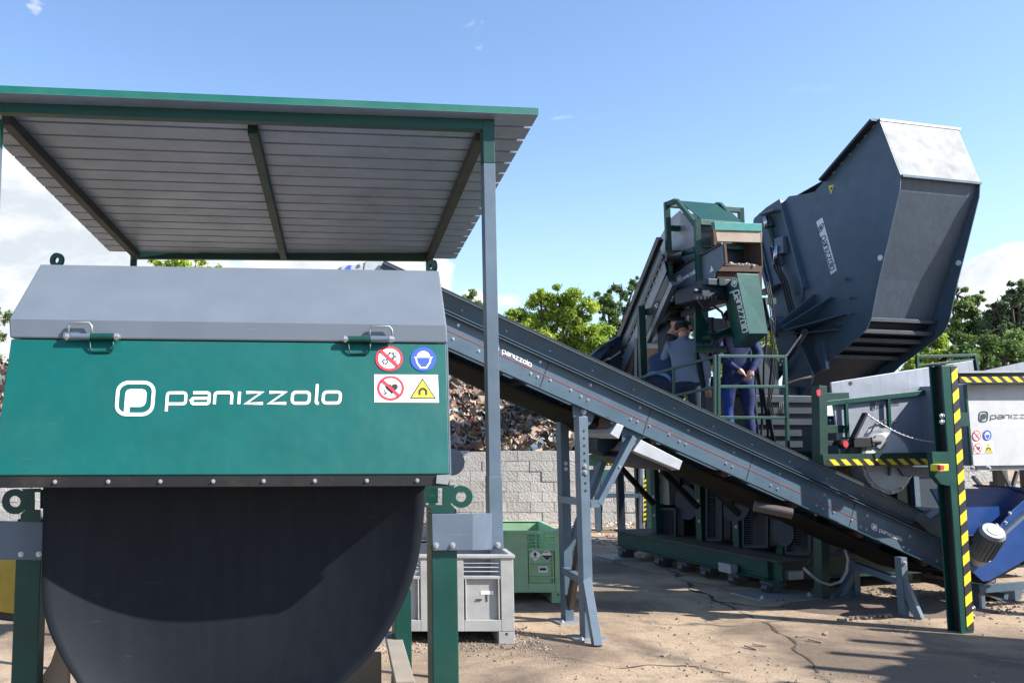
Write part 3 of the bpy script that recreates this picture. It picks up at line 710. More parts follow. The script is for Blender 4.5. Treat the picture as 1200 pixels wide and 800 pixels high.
# mesh guards: bars in a frame
def guard(name, pl, x0, x1, yb, yt, nb, mat=DBLUE, back=True, slope=0.0):
    A, B, D, E = hit(x0, yb, pl), hit(x1, yb + slope, pl), hit(x0, yt, pl), hit(x1, yt + slope, pl)
    mm = MB(); N = pl[1]
    for p, q in ((A, B), (D, E), (A, D), (B, E)): mm.beam(p, q, .03, .03, up=N)
    g = mm.build(name, mat, tw)
    mm = MB()
    for k in range(1, nb): 
        t = k / nb; mm.beam(A.lerp(D, t), B.lerp(E, t), .007, .007, up=N)
    for k in range(1, 3):
        t = k / 3; mm.beam(A.lerp(B, t), D.lerp(E, t), .005, .005, up=N)
    mm.build('mesh', DBLUE, g)
    if back:
        mm = MB(); mm.prism([A - N * .12, B - N * .12, E - N * .12, D - N * .12], -N * .01); mm.build('backing', VBLK, g)
guard('guard', PU(.30), 774, 792, 628, 596, 14); guard('guard', PU(.30), 829, 846, 632, 560, 26); guard('guard', PU(.32), 872, 900, 640, 576, 24)
guard('guard', PU(.32), 922, 950, 648, 600, 16)
# machine body inside the frame
m = MB(); m.tb(.6, 2.2, .5, 2.6, zT + .012, 1.36); m.tb(1.1, 2.2, 1.9, 2.6, 1.362, 2.3); bd = m.build('mill_body', DBLUE, tw, bevel=.01)
m = MB()
for k in range(5): m.tb(.55, .6, .6 + k * .45, .68 + k * .45, .5, 1.34)
m.tb(.52, .6, .5, 2.6, 1.1, 1.16); m.tb(.6, 2.2, .44, .5, 1.0, 1.08); m.tb(.6, 2.2, .44, .5, 1.2, 1.3)
m.build('stiffener', DGREEN, bd)
m = MB(); m.cyl(T(.30, 1.0, .95), T(.62, 1.0, .95), .30, 28); m.cyl(T(.22, 1.0, .95), T(.3, 1.0, .95), .09, 18); m.cyl(T(.34, 1.9, .8), T(.62, 1.9, .8), .22, 24); m.build('flywheel', DBLUE, bd, smooth=True, autos=35)
m = MB(); m.cyl(T(.35, .25, .62), T(1.0, .25, .62), .14, 20); m.cyl(T(.30, .25, .62), T(.35, .25, .62), .16, 20); m.tb(.5, .9, .15, .35, zT + .012, .5); m.build('motor', DBLUE, bd, smooth=True, autos=35)
# platform diagonals
for (x0, y0, x1, y1) in ((728, 548, 766, 590), (776, 551, 818, 594), (828, 565, 866, 602)):
    A, B = hit(x0, y0, PU(-.42)), hit(x1, y1, PU(.08)); m = MB(); m.beam(A, B, .05, .06); m.build('platform_brace', BLACK, tw)
# cabinets
c0 = hit(784, 572, PV(2.4)); 
pl = PV(2.3); pu = None
A, B = hit(783, 554, pl), hit(798, 591, pl); 
m = MB(); m.prism([V3(A), V3((B.x, B.y, A.z)), V3((B.x, B.y, B.z)), V3((A.x, A.y, B.z))], PVx * .28); cbm = m.build('cabinet', GALV, tw, bevel=.004)
F_ = [hit(771, 553.5, (A, -V3((.9, .6, 0)).normalized())), A - PVx * .002, V3((A.x, A.y, B.z)) - PVx * .002, hit(771, 590, (A, -V3((.9, .6, 0)).normalized()))]
m = MB(); m.prism(F_, V3((.01, .02, 0))); cd = m.build('cabinet_door', WHITEP, cbm)
m = MB(); q0 = F_[0].lerp(F_[1], .2) - Z * .1; m.box(q0 - PUx * .02, PUx * .008, PVx * .008, Z * .03); m.build('handle', VBLK, cd)
# walking platform and rails
zp = 1.42
m = MB(); m.tb(-.52, 1.15, .2, 2.6, zp - .05, zp); m.tb(-.52, 1.15, .18, .2, zp - .12, zp + .06); m.tb(-.54, -.52, .2, 2.6, zp - .12, zp + .06); m.build('platform', DGREEN, tw)
RF = (at(841, 417, 9.3), -PVx); RLa, RLb = at(839, 417, 9.3), at(743, 443.5, 10.7)
RL = plane3(RLa, RLb, RLa - Z)
def rail(pts, w, mat=GREEN, name='handrail'):
    mm = MB()
    for p, q in zip(pts[::2], pts[1::2]): mm.beam(p, q, w, w)
    return mm.build(name, mat, tw, bevel=.002)
rf = lambda x, y: hit(x, y, RF)
rl = lambda x, y: hit(x, y, RL)
rail([rf(841, 417), rf(919, 418)], .03); rail([rf(841, 453), rf(919, 453)], .03); rail([rf(841, 489), rf(919, 489.5)], .03)
rail([rf(842, 416), rf(842, 530)], .032, name='rail_post'); rail([rf(837.5, 416), rf(837.5, 530)], .026, name='rail_post'); rail([rf(919.5, 416), rf(923.5, 534)], .034, name='rail_post')
rail([rl(837, 418), rl(743, 444.5)], .028); rail([rl(837, 453.5), rl(788, 464)], .028)
rail([rl(789.5, 431), rl(790, 500)], .026, name='rail_post'); rail([rl(747, 444), rl(748, 500)], .026, name='rail_post')
bk = lambda x, y: hit(x, y, (T(0, 1.9, 0), -PVx))
rail([bk(893, 424), bk(919, 425)], .03); rail([bk(893, 457), bk(919, 457)], .03); rail([bk(893.5, 424), bk(893.5, 500)], .03, name='rail_post')
# curved handle loop behind rail corner
lp_ = [at(x, y, 9.6) for x, y in ((836, 425), (836, 410), (840, 400), (848, 394), (856, 393))]; m = MB(); m.path(lp_, .012); m.path([p + V3((.05, .02, .0)) for p in lp_], .01); m.build('hose', BLACK, tw, smooth=True)
# upper floor beam and screen
lower = PU(.10)
def up_(pts, pl, th, name, mat, par=tw, bevel=0, vec=None):
    mm = MB(); mm.prism([hit(x, y, pl) for x, y in pts], (-pl[1] if vec is None else vec) * th); return mm.build(name, mat, par, bevel=bevel)
ub = up_([(766, 354), (837, 325.5), (843, 326), (843, 334), (830, 337), (769, 362)], PU(.08), .08, 'floor_beam', DGREEN)
for x, y in ((770, 358), (788, 350), (803, 344), (815, 338), (827, 333)): bolt(hit(x, y, PU(.08)), -PUx, .018, ub)
up_([(772, 362), (804, 345), (808, 345), (808, 378), (802, 400), (776, 400), (772, 400)], PU(.50), .01, 'screen_plate', paint('perforated_screen', (.035, .04, .045), .6, dirt=.6, dcol=(.12, .11, .1)))
scr = MB()
for k in range(14):
    y = 350 + k * 3.2; scr.beam(hit(775, y + 9, PU(.47)), hit(803, y - 5, PU(.47)), .006, .006)
for k in range(12):
    x = 776 + k * 2.3; scr.beam(hit(x, 362 - (x - 772) * .5, PU(.475)), hit(x, 399, PU(.475)), .006, .006)
scr.build('mesh', GREY, tw)
rail([hit(773.5, 361, PU(.44)), hit(773.5, 397, PU(.44))], .035, GALV, 'screen_post'); rail([hit(805, 345, PU(.44)), hit(805, 377, PU(.44))], .04, GALV, 'screen_post')
up_([(748, 405), (771, 366), (771, 408), (755, 408)], PU(.5), .01, 'side_plate', GALV); up_([(745, 409), (771, 408), (771, 445), (745, 445)], PU(.5), .01, 'side_board', TAN)
up_([(745, 421), (771, 421), (771, 426), (745, 427)], PU(.45), .04, 'side_rail', CGREY)
rail([hit(747, 396, PU(.42)), hit(747, 450, PU(.42))], .06, CGREY, 'post')
rail([T(.24, 1.4, 1.42), T(.24, 1.4, 3.42)], .08, DBLUE, 'post'); rail([T(.2, 2.5, 1.42), T(.2, 2.5, 3.4)], .09, DGREEN, 'post')
rail([T(1.2, 2.5, 1.4), T(1.2, 2.5, 3.4)], .09, DGREEN, 'post')
# dark machinery packed between the tower and the hopper
m = MB(); m.tb(.98, 1.9, 1.35, 1.85, 1.43, 2.15); m.tb(1.02, 1.5, 1.5, 1.9, 2.16, 2.75); m.tb(.9, .98, 1.3, 1.36, 1.43, 2.9); m.build('drive_housing', DBLUE, tw, bevel=.01)
m = MB()
for k in range(5): m.tb(.95, 1.9, 1.30, 1.345, 1.5 + k * .14, 1.54 + k * .14)
m.build('cooling_rib', DBLUE, tw)
m = MB()
for k in range(4):
    m.path([T(.95 + k * .05, 1.25 - k * .02, z_) + PUx * .05 * math.sin(z_ * 4 + k) for z_ in (1.45, 1.7, 1.95, 2.2, 2.5, 2.8, 3.1, 3.35)], .014)
m.build('hose_bundle', BLACK, tw, smooth=True)
m = MB(); m.tb(.25, 1.2, 2.0, 2.3, 2.3, 2.42); m.tb(.3, .42, 2.0, 2.3, 2.42, 3.3); m.tb(.6, .9, 2.05, 2.3, 2.42, 2.9); m.tb(.5, 1.2, 2.0, 2.3, 3.05, 3.2); m.cyl(T(.55, 1.9, 2.75), T(.95, 1.9, 2.75), .16, 20); m.build('crusher_drive', DBLUE, tw, bevel=.01)
m = MB(); m.tb(.2, 1.25, 1.2, 1.27, 3.28, 3.36); m.tb(.2, 1.25, 2.46, 2.53, 3.28, 3.36); m.tb(.25, .31, 1.28, 2.45, 3.28, 3.36); m.build('floor_beam', DGREEN, tw)
# mid machinery: gearbox, shafts, green ledge
up_([(815, 405), (852, 405), (852, 413), (815, 413)], PV(1.15), .05, 'ledge', GREEN); up_([(815, 366), (822, 366), (833, 385), (833, 402), (815, 402)], PV(1.2), .03, 'gusset', GREEN)
m = MB(); m.box(hit(828, 346, PV(1.1)), PUx * .26, PVx * .25, Z * .09); m.box(hit(835, 336, PV(1.1)), PUx * .3, PVx * .3, Z * .04); m.cyl(hit(812, 341, PV(.9)), hit(842, 338, PV(.9)), .03, 10); m.build('gearbox', DBLUE, tw, bevel=.01)
m = MB()
for k in range(6): m.cyl(hit(816 + k * 4.5, 347, PV(.85)), hit(816 + k * 4.5, 351, PV(.85)), .018, 8)
m.path([hit(x, y, PV(.9)) for x, y in ((818, 352), (824, 360), (836, 358), (846, 366), (850, 380))], .015); m.path([hit(x, y, PV(1.0)) for x, y in ((822, 345), (830, 352), (840, 347), (848, 352))], .012); m.build('pipework', WORN, tw, smooth=True, autos=40)
up_([(816, 361), (841, 352), (852, 350), (852, 358), (830, 365), (816, 368)], PV(1.4), .3, 'shelf', DBLUE)
up_([(832, 393), (855, 384), (858, 388), (858, 394), (834, 397)], PV(1.0), .3, 'shelf', DGREEN)
m = MB(); m.cyl(hit(833, 372, PV(1.2)), hit(833, 388, PV(1.2)), .04, 12); m.cyl(hit(833, 388, PV(1.2)), hit(833, 392, PV(1.2)), .07, 12); m.build('bearing', DBLUE, tw)
# chute side, rusty mouth, cream beam
ch = up_([(788.5, 347), (789, 321), (812, 306), (846.5, 285.5), (849, 309), (838, 320), (836.5, 327), (811, 338)], PU(.17), .012, 'chute_side', GREY, bevel=.002)
d2 = Dec(PU(.17), .004)
m = MB(); icon(d2, m, (796, 327.5), (2.3, -.9), (0, -4.6)); m.build('company_icon', WHITE, ch)
m = MB(); word(d2, m, (799.5, 328.5), (815.5, 319.8), (0, -3.0), .25); m.build('company_lettering', WHITE, ch)
m = MB(); d2.poly(m, [(832, 319.5), (834, 311), (836.5, 317)]); m.build('warning_sticker', WHITE, ch)
up_([(847, 286), (849, 309.5), (850.5, 309), (848.5, 285.5)], PU(.165), .03, 'chute_lip', RUST)
rail([hit(789, 318, PU(.16)), hit(846, 285, PU(.16))], .02, VBLK, 'chute_seal')
m = MB(); m.prism([hit(x, y, PV(1.3)) for x, y in ((838, 272), (890, 272), (890, 330), (838, 330))], PVx * .02); m.build('mouth_shade', VBLK, tw); m = MB()  # black sheet standing in for the shade inside the mouth
zl = hit(865, 310, PV(1.0)).z
m.tb(.35, .88, 1.0, 1.29, zl - .02, zl); m.tb(.885, .90, 1.0, 1.5, zl - .02, zl + .5); m.build('mouth_inside', RUST, tw)  # upright plate added on the right to keep sun out of the mouth
m = MB(); rnd = random.Random(3)
for k in range(60):
    p = T(rnd.uniform(.42, .85), rnd.uniform(1.02, 1.15), zl + rnd.uniform(0, .03)); a = rnd.uniform(0, 3.1)
    m.box(p, V3((math.cos(a), math.sin(a), .3)) * rnd.uniform(.01, .05), V3((-math.sin(a), math.cos(a), 0)) * .01, Z * .006)
m.build('scrap', WHITEP, tw)
tb_ = up_([(837, 259.8), (893, 262), (893, 271), (838, 269.5)], PV(.98), .06, 'mouth_beam', paint('teal_beam_paint', (.004, .22, .2), .4, dirt=.25), bevel=.003)
up_([(839, 269.8), (893, 271.5), (893, 284), (840.5, 282.5)], PV(1.0), .05, 'mouth_plate', CREAM); up_([(835.5, 266), (838.8, 269), (840, 286.5), (837, 287)], PV(.985), .05, 'mouth_edge', RUST)
up_([(843, 312), (893, 313), (893, 318.5), (840, 317.5)], PV(1.0), .06, 'mouth_sill', RUST); up_([(840, 318), (893, 319), (893, 345), (843, 345)], PV(1.05), .02, 'mouth_apron', paint('brown_plate', (.055, .028, .018), .8, dirt=.6, dcol=(.09, .05, .03)))
up_([(836, 326), (843, 326), (846, 340), (843, 345), (837, 344)], PV(.9), .04, 'corner_bracket', GREEN)
# tube frame on top
fr = lambda p, q, w=.065: (p, q, w)
m = MB(); zt1, zt2, zm = 4.63, 4.26, 3.95
def fb(name, p, q, w=.065):
    mm = MB(); mm.beam(p, q, w, w); mm.build(name, GREEN, tw, bevel=.003)
for u, vv, zt in ((US, vA_, zt1), (US, vB_, zt2), (1.29, vA_, zt1)): fb('frame_post', T(u, vv, 3.42), T(u, vv, zt + .032))
fb('frame_rail', T(US + .033, vA_, zt1), T(1.257, vA_, zt1)); fb('frame_rail', T(US + .033, vB_, zt2), T(.76, vB_, zt2))
for u in (US, .80):
    if u == US: fb('frame_rail', T(u, vA_ - .033, zm - .02), T(u, vB_ + .033, zm - .02))
    fb('frame_rail', T(u, vA_ - .2, zt1 - .0), T(u, vB_ + .033, zt2 + .0), .05); fb('frame_rail', T(u, vA_ - .033, zt1), T(u, vA_ - .2, zt1), .06)
fb('frame_rail', T(US + .033, vA_, 4.32), T(.75, vA_, 4.32)); fb('frame_rail', T(US + .03, vB_, 3.98), T(.8, vB_, 3.98)); fb('frame_rail', T(US + .03, vA_, 3.9), T(1.25, vA_, 3.9))
m = MB(); m.prism([T(.20, vA_ - .18, zt1 + .0), T(.86, vA_ - .18, zt1 + .0), T(.80, vB_ - .03, zt2 + .02), T(.20, vB_ - .03, zt2 + .02)], Z * .01); m.build('sloping_lid', GREEN, tw)
m = MB(); m.prism([T(.32, 2.3, 3.55), T(.32, 2.3, 4.2), T(.32, 1.95, 4.50), T(.32, 1.75, 4.56), T(.32, 1.45, 4.22), T(.32, 1.45, 3.6)], PUx * .45); m.build('hood_box', GALV, tw, bevel=.004)
# green control cabinet, tilted
q = [(863, 320), (889, 321), (900, 391), (877.6, 391)]
n0 = [at(q[0][0], q[0][1], 9.3), at(q[1][0], q[1][1], 9.37), at(q[2][0], q[2][1], 9.37), at(q[3][0], q[3][1], 9.3)]
f0 = [at(847, 337.5, 10.2), None, None, at(860, 407.5, 10.2)]
f0[1] = n0[1] + (f0[0] - n0[0]); f0[2] = n0[2] + (f0[3] - n0[3])
vs = n0 + f0; m = MB(); m.add(vs, [(0, 1, 2, 3), (7, 6, 5, 4), (0, 4, 5, 1), (3, 2, 6, 7), (0, 3, 7, 4), (1, 5, 6, 2)]); gb = m.build('tilted_cover_box', paint('box_green_paint', (.006, .085, .075), .42, dirt=.2), tw, bevel=.006)
dg = Dec(plane3(n0[0], n0[3], f0[0]), .004)
m = MB(); icon(dg, m, (861.0, 330.5), (2.9, 1.2), (1.0, -5.2)); m.build('company_icon', WHITE, gb)
m = MB(); word(dg, m, (859.7, 341.5), (870.3, 390), (6.2, -2.3), .23); m.build('company_lettering', WHITE, gb)
m = MB(); dg.disc(m, 863, 399, 2.0, 3.6, 1, 0); dg.disc(m, 863, 399, 1.3, 2.4, 2, 1); m.build('prohibition_sign', [VRED, WHITE], gb)
# hoses down the right side of the cabinet
m = MB()
for k in range(3):
    m.path([at(x + k * 2, y, 9.9 - k * .05) for x, y in ((897, 330), (901, 350), (904, 375), (903, 400), (906, 425), (903, 450), (899, 470), (904, 488), (912, 485), (914, 470))], .007)
m.build('hose', BLACK, tw, smooth=True)
m = MB(); m.path([at(x, y, 9.7) for x, y in ((916, 455), (925, 448), (938, 444), (951, 441))], .012); m.build('hose', RUST, tw, smooth=True)
# cable loop near the skid corner
m = MB(); m.path([at(x, y, 8.75) for x, y in ((942, 665), (950, 673), (960, 681), (972, 685), (985, 681), (992, 670), (994, 655), (990, 642))], .016); m.build('cable', GALV, tw, smooth=True)
m = MB(); m.path([at(x, y, 8.9) for x, y in ((953, 625), (957, 640), (952, 655), (945, 663))], .012); m.build('cable', BLACK, tw, smooth=True)

# =================================================================== BIG LOADING HOPPER
hc = thing('loading_hopper', 'huge blue-grey steel hopper with a bright folded top edge, tilted high beside the tower', 'hopper', tuple(T(2.9, 1.5, 0)))
UH, WH = 2.35, 1.24
HP_ = PU(UH)
big = [(1023, 139), (1030.5, 140.6), (1051, 194), (1055.5, 205), (1054.5, 222), (1041.4, 279.5), (1031, 323), (1021.5, 371), (1016, 385), (1005, 396), (968, 426), (953, 442), (931, 470), (927, 440), (942.5, 337), (918, 237), (924.6, 230), (945, 227), (955, 224.5), (965, 213)]
B3 = [hit(x, y, HP_) for x, y in big]
m = MB(); m.prism(B3, PUx * .012); hs = m.build('side_plate', BLUEG, hc)
m = MB(); m.prism([p + PUx * WH for p in B3], PUx * .012); m.build('side_plate', BLUEG, hc)
left = [(913.6, 233), (898, 243), (883.4, 256), (881.4, 267), (890, 300), (898.5, 340), (907, 376.5), (917, 419), (925, 455), (931, 470), (927, 440), (942, 337)]
L3 = [hit(x, y, PU(UH - .02)) for x, y in left]
m = MB(); m.prism(L3, PUx * .012); lp2 = m.build('side_plate', BLUEG, hc)
m = MB(); m.prism([p + PUx * (WH + .02) for p in L3], PUx * .012); m.build('side_plate', BLUEG, hc)
# flanges on the side plates
hx = lambda x, y, o=0: hit(x, y, PU(UH - o))
def hbeam(name, p, q, w, h, mat=BLUEG, par=hc, o=.03, up=PUx):
    mm = MB(); mm.beam(hx(*p, o), hx(*q, o), w, h, up=up); return mm.build(name, mat, par, bevel=.003)
hbeam('stiffener', (916, 236), (943, 338), .03, .08); hbeam('stiffener', (883, 266), (901, 340), .05, .07); hbeam('stiffener', (888, 266), (906, 340), .02, .05)
lipb = hbeam('top_lip', (1024, 140.5), (963, 211.5), .035, .10, VBLK, o=.06)
for k in range(6):
    t = .04 + k / 6.5; bolt(hx(1022 - 60 * t + 3, 145 + 70 * t, .0), -PUx, .018, lipb)
P1, P2 = hx(1024, 139.5), hx(1027, 140.5)
# sheets between the plates, following the profile
def sheet(name, pts, mat, inset=.0, th=.01, u0=.014, u1=WH, off=V3((0, 0, 0)), grow=V3((0, 0, 0))):
    L_ = [hx(x, y) + PUx * u0 + off + grow * ((y - pts[0][1]) / (pts[-1][1] - pts[0][1])) for x, y in pts]; R_ = [p + PUx * (u1 - u0) for p in L_]
    mm = MB(); mm.grid([L_, R_]); return mm.build(name, mat, hc, solid=th)
top_in = [(1030.5, 141.2), (1051, 194.5), (1055, 204.5)]
sheet('top_sheet', top_in, paint('bright_galvanised', (.42, .435, .44), .85, metal=0, var=.16, dirt=.6, dcol=(.23, .23, .225), spec=.1), u1=WH + .0)
m = MB(); m.beam(hx(1030.5, 140.5) - PUx * .0, hx(1030.5, 140.5) + PUx * (WH + .05), .03, .03); m.build('top_rim', GALV, hc)
fold = paint('front_sheet_paint', (.064, .092, .130), .5, dirt=.3, dcol=(.085, .10, .12), streak=True)
inn = PVx * .03
sheet('front_sheet', [(1055, 205), (1053.5, 222), (1041, 279.5), (1030.5, 323), (1021, 371)], fold, off=PVx * .035, grow=PVx * .19)
m = MB(); m.beam(hx(1056, 206) + PUx * .01, hx(1056, 206) + PUx * (WH - .0), .035, .03); m.build('fold_edge', BLUEG, hc)
# stepped ribs on the underside
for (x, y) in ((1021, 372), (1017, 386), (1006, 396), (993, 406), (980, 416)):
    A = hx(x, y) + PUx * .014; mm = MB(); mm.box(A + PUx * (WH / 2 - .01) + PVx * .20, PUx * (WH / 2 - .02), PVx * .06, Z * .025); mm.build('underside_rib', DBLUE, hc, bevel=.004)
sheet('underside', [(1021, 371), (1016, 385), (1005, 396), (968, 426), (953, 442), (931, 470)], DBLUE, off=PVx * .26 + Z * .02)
# back sheet and inner floor so that the hopper is closed from behind
sheet('back_sheet', [(962, 212), (918, 237), (884, 258), (898, 340), (917, 419)], BLUEG, off=-PVx * .03)
# holes, studs
m = MB(); p = hx(1031.5, 302); m.cyl(p - PUx * .003, p + PUx * .02, .035, 16); m.build('hole', WHITE, hs)
p = hx(1032, 302) + PUx * WH + PVx * 0; m = MB(); m.cyl(p - PUx * .006, p + PUx * .02, .035, 16); m.build('hole', WHITE, hc)
for x, y in ((993, 327), (998, 349), (1000, 367), (986, 380), (936, 343)):
    p = hx(x, y); m = MB(); m.cyl(p, p - PUx * .05, .018, 10); m.cyl(p - PUx * .05, p - PUx * .055, .024, 10); m.build('stud', BLUEG, hs)
# sticker with vertical lettering
dh_ = Dec(HP_, .004)
m = MB(); dh_.poly(m, [(956.8, 260), (963.9, 254.7), (981, 316.6), (974, 322)]); m.build('name_sticker', WHITE, hs)
m = MB(); icon(dh_, m, (962.0, 267.5), (3.1, -2.0), (.9, -5.0), 2); m.build('company_icon', VDGN, hs)
m = MB(); word(dh_, m, (962.6, 278.5), (973.8, 317.5), (4.2, -2.9), .24, 2); m.build('company_lettering', VDGN, hs)
m = MB(); dh_.poly(m, [(971, 218), (977.5, 216.5), (974, 228)]); dh_.poly(m, [(973, 220), (976, 219.2), (974.3, 224)], 2, 1); m.build('warning_sticker', [VYEL, VBLK], hs)
# pivot gussets
def gus(pts, o0, o1, name='gusset'):
    mm = MB(); P = [hx(x, y, o0 if k == 0 else o0) for k, (x, y) in enumerate(pts)]; mm.prism(P, -PUx * .014); mm.build(name, BLUEG, hc)
def fin(A, B, out=.32, taper=.4):
    a_, b_ = hx(*A), hx(*B); mm = MB(); d_ = (b_ - a_).normalized(); nn = d_.cross(PUx).normalized()
    mm.prism([a_ - nn * .007, b_ - nn * .007, b_ - nn * .007 - PUx * out * taper, a_ - nn * .007 - PUx * out], nn * .014); mm.build('gusset', BLUEG, hc, bevel=.002)
fin((946, 384), (976, 348), .42, .1); fin((948, 388), (992, 368), .42, .1); fin((940, 380), (956, 345), .40, .1); fin((944, 392), (985, 386), .3, .1); fin((925, 372), (952, 386), .3, 1.0)
m = MB(); m.cyl(hx(943, 389, -.05), hx(943, 389, .36), .045, 20); m.build('pivot_pin', DBLUE, hc, smooth=True, autos=40)
fin((897, 346), (921, 332), .3, .3); fin((905, 377), (930, 388), .3, 1.0); fin((902, 372), (922, 395), .3, .6)
# lifting cylinder, upper and lower
A, B, D = hx(944, 390, .3), hx(915, 430, .25), hx(893, 462, .2)
m = MB(); m.cyl(A, B, .035, 14); m.build('piston_rod', CHROME, hc, smooth=True, autos=40)
m = MB(); m.cyl(B, D, .075, 18); m.build('cylinder', DGREEN, hc, smooth=True, autos=40)
m = MB(); m.cyl(hx(900, 254, .08), hx(904, 266, .08), .045, 12); m.cyl(hx(901, 262, .08), hx(908, 288, .08), .04, 12); m.build('latch_cylinder', DGREEN, hc, smooth=True, autos=40)
m = MB(); m.box(hx(901, 249, .1), PVx * .14, PUx * .06, Z * .015); m.box(hx(916, 288, .06), PVx * .08, PUx * .05, Z * .12); m.box(hx(912, 303, .05), PVx * .05, PUx * .04, Z * .10); m.build('latch_bracket', GREY, hc, bevel=.006)
m = MB(); m.cyl(hx(905, 285, .1), hx(910, 308, .1), .022, 10); m.build('latch_rod', CHROME, hc, smooth=True); m = MB(); m.cyl(hx(910, 288, .13), hx(908, 310, .13), .03, 10); m.build('latch_rod', CHROME, hc, smooth=True); m = MB(); m.cyl(hx(897, 253, .14), hx(898, 268, .14), .03, 10); m.build('latch_rod', CHROME, hc, smooth=True)
m = MB()
for off_ in (0, 3, 6):
    m.path([hx(x + off_, y, .12) for x, y in ((903, 290), (908, 315), (916, 330), (921, 350), (927, 372), (930, 395), (926, 420), (920, 440))], .014)
m.build('hose', BLACK, hc, smooth=True)
# lower body and legs carrying it
m = MB(); m.tb(UH - .05, UH + WH + .1, 1.0, 2.4, .35, 1.9); lb = m.build('press_body', DBLUE, hc, bevel=.01)
m = MB()
for k in range(4): m.tb(UH - .12, UH - .05, 1.05 + k * .42, 1.12 + k * .42, .4, 1.85)
for k in range(3): m.tb(UH - .02 + k * .6, UH + .06 + k * .6, .93, 1.0, .4, 1.85)
m.tb(UH - .1, UH + WH + .1, .92, 1.0, 1.2, 1.28); m.build('stiffener', BLUEG, lb)
Pq = [(905, 380), (931, 388), (953, 440), (950, 450), (940, 462), (930, 475), (931, 520), (912, 520), (917, 440)]
m = MB(); m.prism([hit(x, y, PU(UH - .16)) for x, y in Pq], PUx * .02); m.build('hinge_plate', BLUEG, hc)
m = MB(); m.prism([hit(x, y, PU(UH - .0)) for x, y in ((960, 398), (966, 398), (972, 432), (966, 434), (957, 410))], -PUx * .05); m.build('stiffener', BLUEG, hc)
for u, v in ((UH, 1.1), (UH, 2.3), (UH + WH, 1.1), (UH + WH, 2.3)):
    m = MB(); m.tb(u - .06, u + .06, v - .06, v + .06, 0, .35 if True else 0); m.build('leg', DBLUE, hc)

# =================================================================== FEEDER with striped frame
fd = thing('vibrating_feeder', 'galvanised plate feeder in a green frame with yellow and black striped edges, right side', 'machine', tuple(T(2.2, -.6, 0)))
FL = PV(-.30)
m = MB(); m.prism([hit(x, y, FL) for x, y in ((974, 448), (1140, 422), (1141.5, 433), (1148, 545), (985, 532), (976, 470))], PVx * .02); sp = m.build('side_plate', GALV2, fd, bevel=.003)
dl = Dec(FL, .004)
m = MB(); icon(dl, m, (1022.5, 476), (2.6, -.3), (0, -4.6)); m.build('company_icon', VBLK, sp)
m = MB(); word(dl, m, (1027.5, 478), (1053, 474.5), (0, -2.7), .2); m.build('company_lettering', VBLK, sp)
prohibit(dl, 1091.5, 474, 4.0, 6.0, sp, heart=False); m = MB(); dl.poly(m, [(1088, 482), (1099, 482), (1099, 497), (1088, 496)]); m.build('sign_backing', WHITE, sp); prohibit(dl, 1092.8, 489, 4.1, 5.8, sp)
m = MB(); m.cyl(hit(996.5, 449, FL) - PVx * .004, hit(996.5, 449, FL) - PVx * .001, .022, 14); m.build('hole', VBLK, sp)
m = MB(); m.prism([hit(x, y, PV(.3)) for x, y in ((1141, 437), (1200, 424), (1260, 412), (1260, 470), (1141, 470))], PVx * .02); m.build('rear_plate', GALV2, fd)
def fbeam(name, pl, p, q, w, h, mat=GREEN, par=fd):
    mm = MB(); A_, B_ = hit(*p, pl), hit(*q, pl); mm.beam(A_, B_, w, h, up=Z); return mm.build(name, mat, par, bevel=.002)
fbeam('rail', PV(-.34), (964, 473), (1104, 457.5), .03, .05)
for x, y0, y1 in ((991, 471, 530), (1040.5, 466, 532)): fbeam('rail_post', PV(-.34), (x, y0), (x + 3, y1), .03, .035)
bt = PV(.25); fbeam('rail', bt, (1074, 417.5), (1143, 416), .03, .03); fbeam('rail_post', bt, (1074.5, 418), (1075.5, 440), .03, .03); fbeam('rail_post', bt, (1142, 416), (1145, 434), .04, .04); fbeam('rail', bt, (1076, 428), (1143, 421), .02, .02)
fbeam('frame_post', PV(-.36), (960, 452), (963.5, 700), .10, .10, DGREEN); fbeam('frame_post', PV(-.30), (956, 455), (958, 560), .04, .08, GREEN)
m = MB(); dd = Dec(PV(-.43), .004)
m = MB(); dd.poly(m, [(956.5, 458), (958, 456), (961, 456.5), (961.5, 462), (959, 464.5), (957, 462)]); m.build('red_sticker', VRED, fd)
for y in (465, 503): fbeam('cross_beam', PV(-.28), (963, y), (993, y - 1), .05, .08, DGREEN)
fbeam('cross_beam', PV(-.28), (963, 519), (993, 519), .05, .05, BLACK)
# hazard striped sheet on a beam: stripes as slanted faces on the face of the beam
def stripes(pl, quad, n, slant, par, eps=.003, mats=(None, None)):
    """quad: TL, TR, BR, BL in px; stripes run across it"""
    d = Dec(pl, eps); TL, TR, BR, BL = quad; mb = MB()
    mb.face([d.p(*x) for x in quad], 0)
    L_ = lambda a, b, t: (a[0] + (b[0] - a[0]) * t, a[1] + (b[1] - a[1]) * t)
    for k in range(n):
        a0, a1 = (k + .1) / n, (k + .6) / n; s_ = slant / n
        p = [L_(TL, TR, min(1, max(0, a0))), L_(TL, TR, min(1, max(0, a1))), L_(BL, BR, min(1, max(0, a1 + s_))), L_(BL, BR, min(1, max(0, a0 + s_)))]
        mb.face([d.p(*x, 2) for x in p], 1)
    return mb.build('hazard_stripes', [VBLK, VYEL], par)
SB = PV(-.46)
m = MB(); m.prism([hit(x, y, SB) for x, y in ((964, 532), (1094, 530), (1094, 545), (966, 546))], PVx * .10); s_b = m.build('striped_beam', DGREEN, fd)
stripes(SB, ((970, 538), (1090, 537), (1090, 544), (968, 545)), 9, .6, s_b)
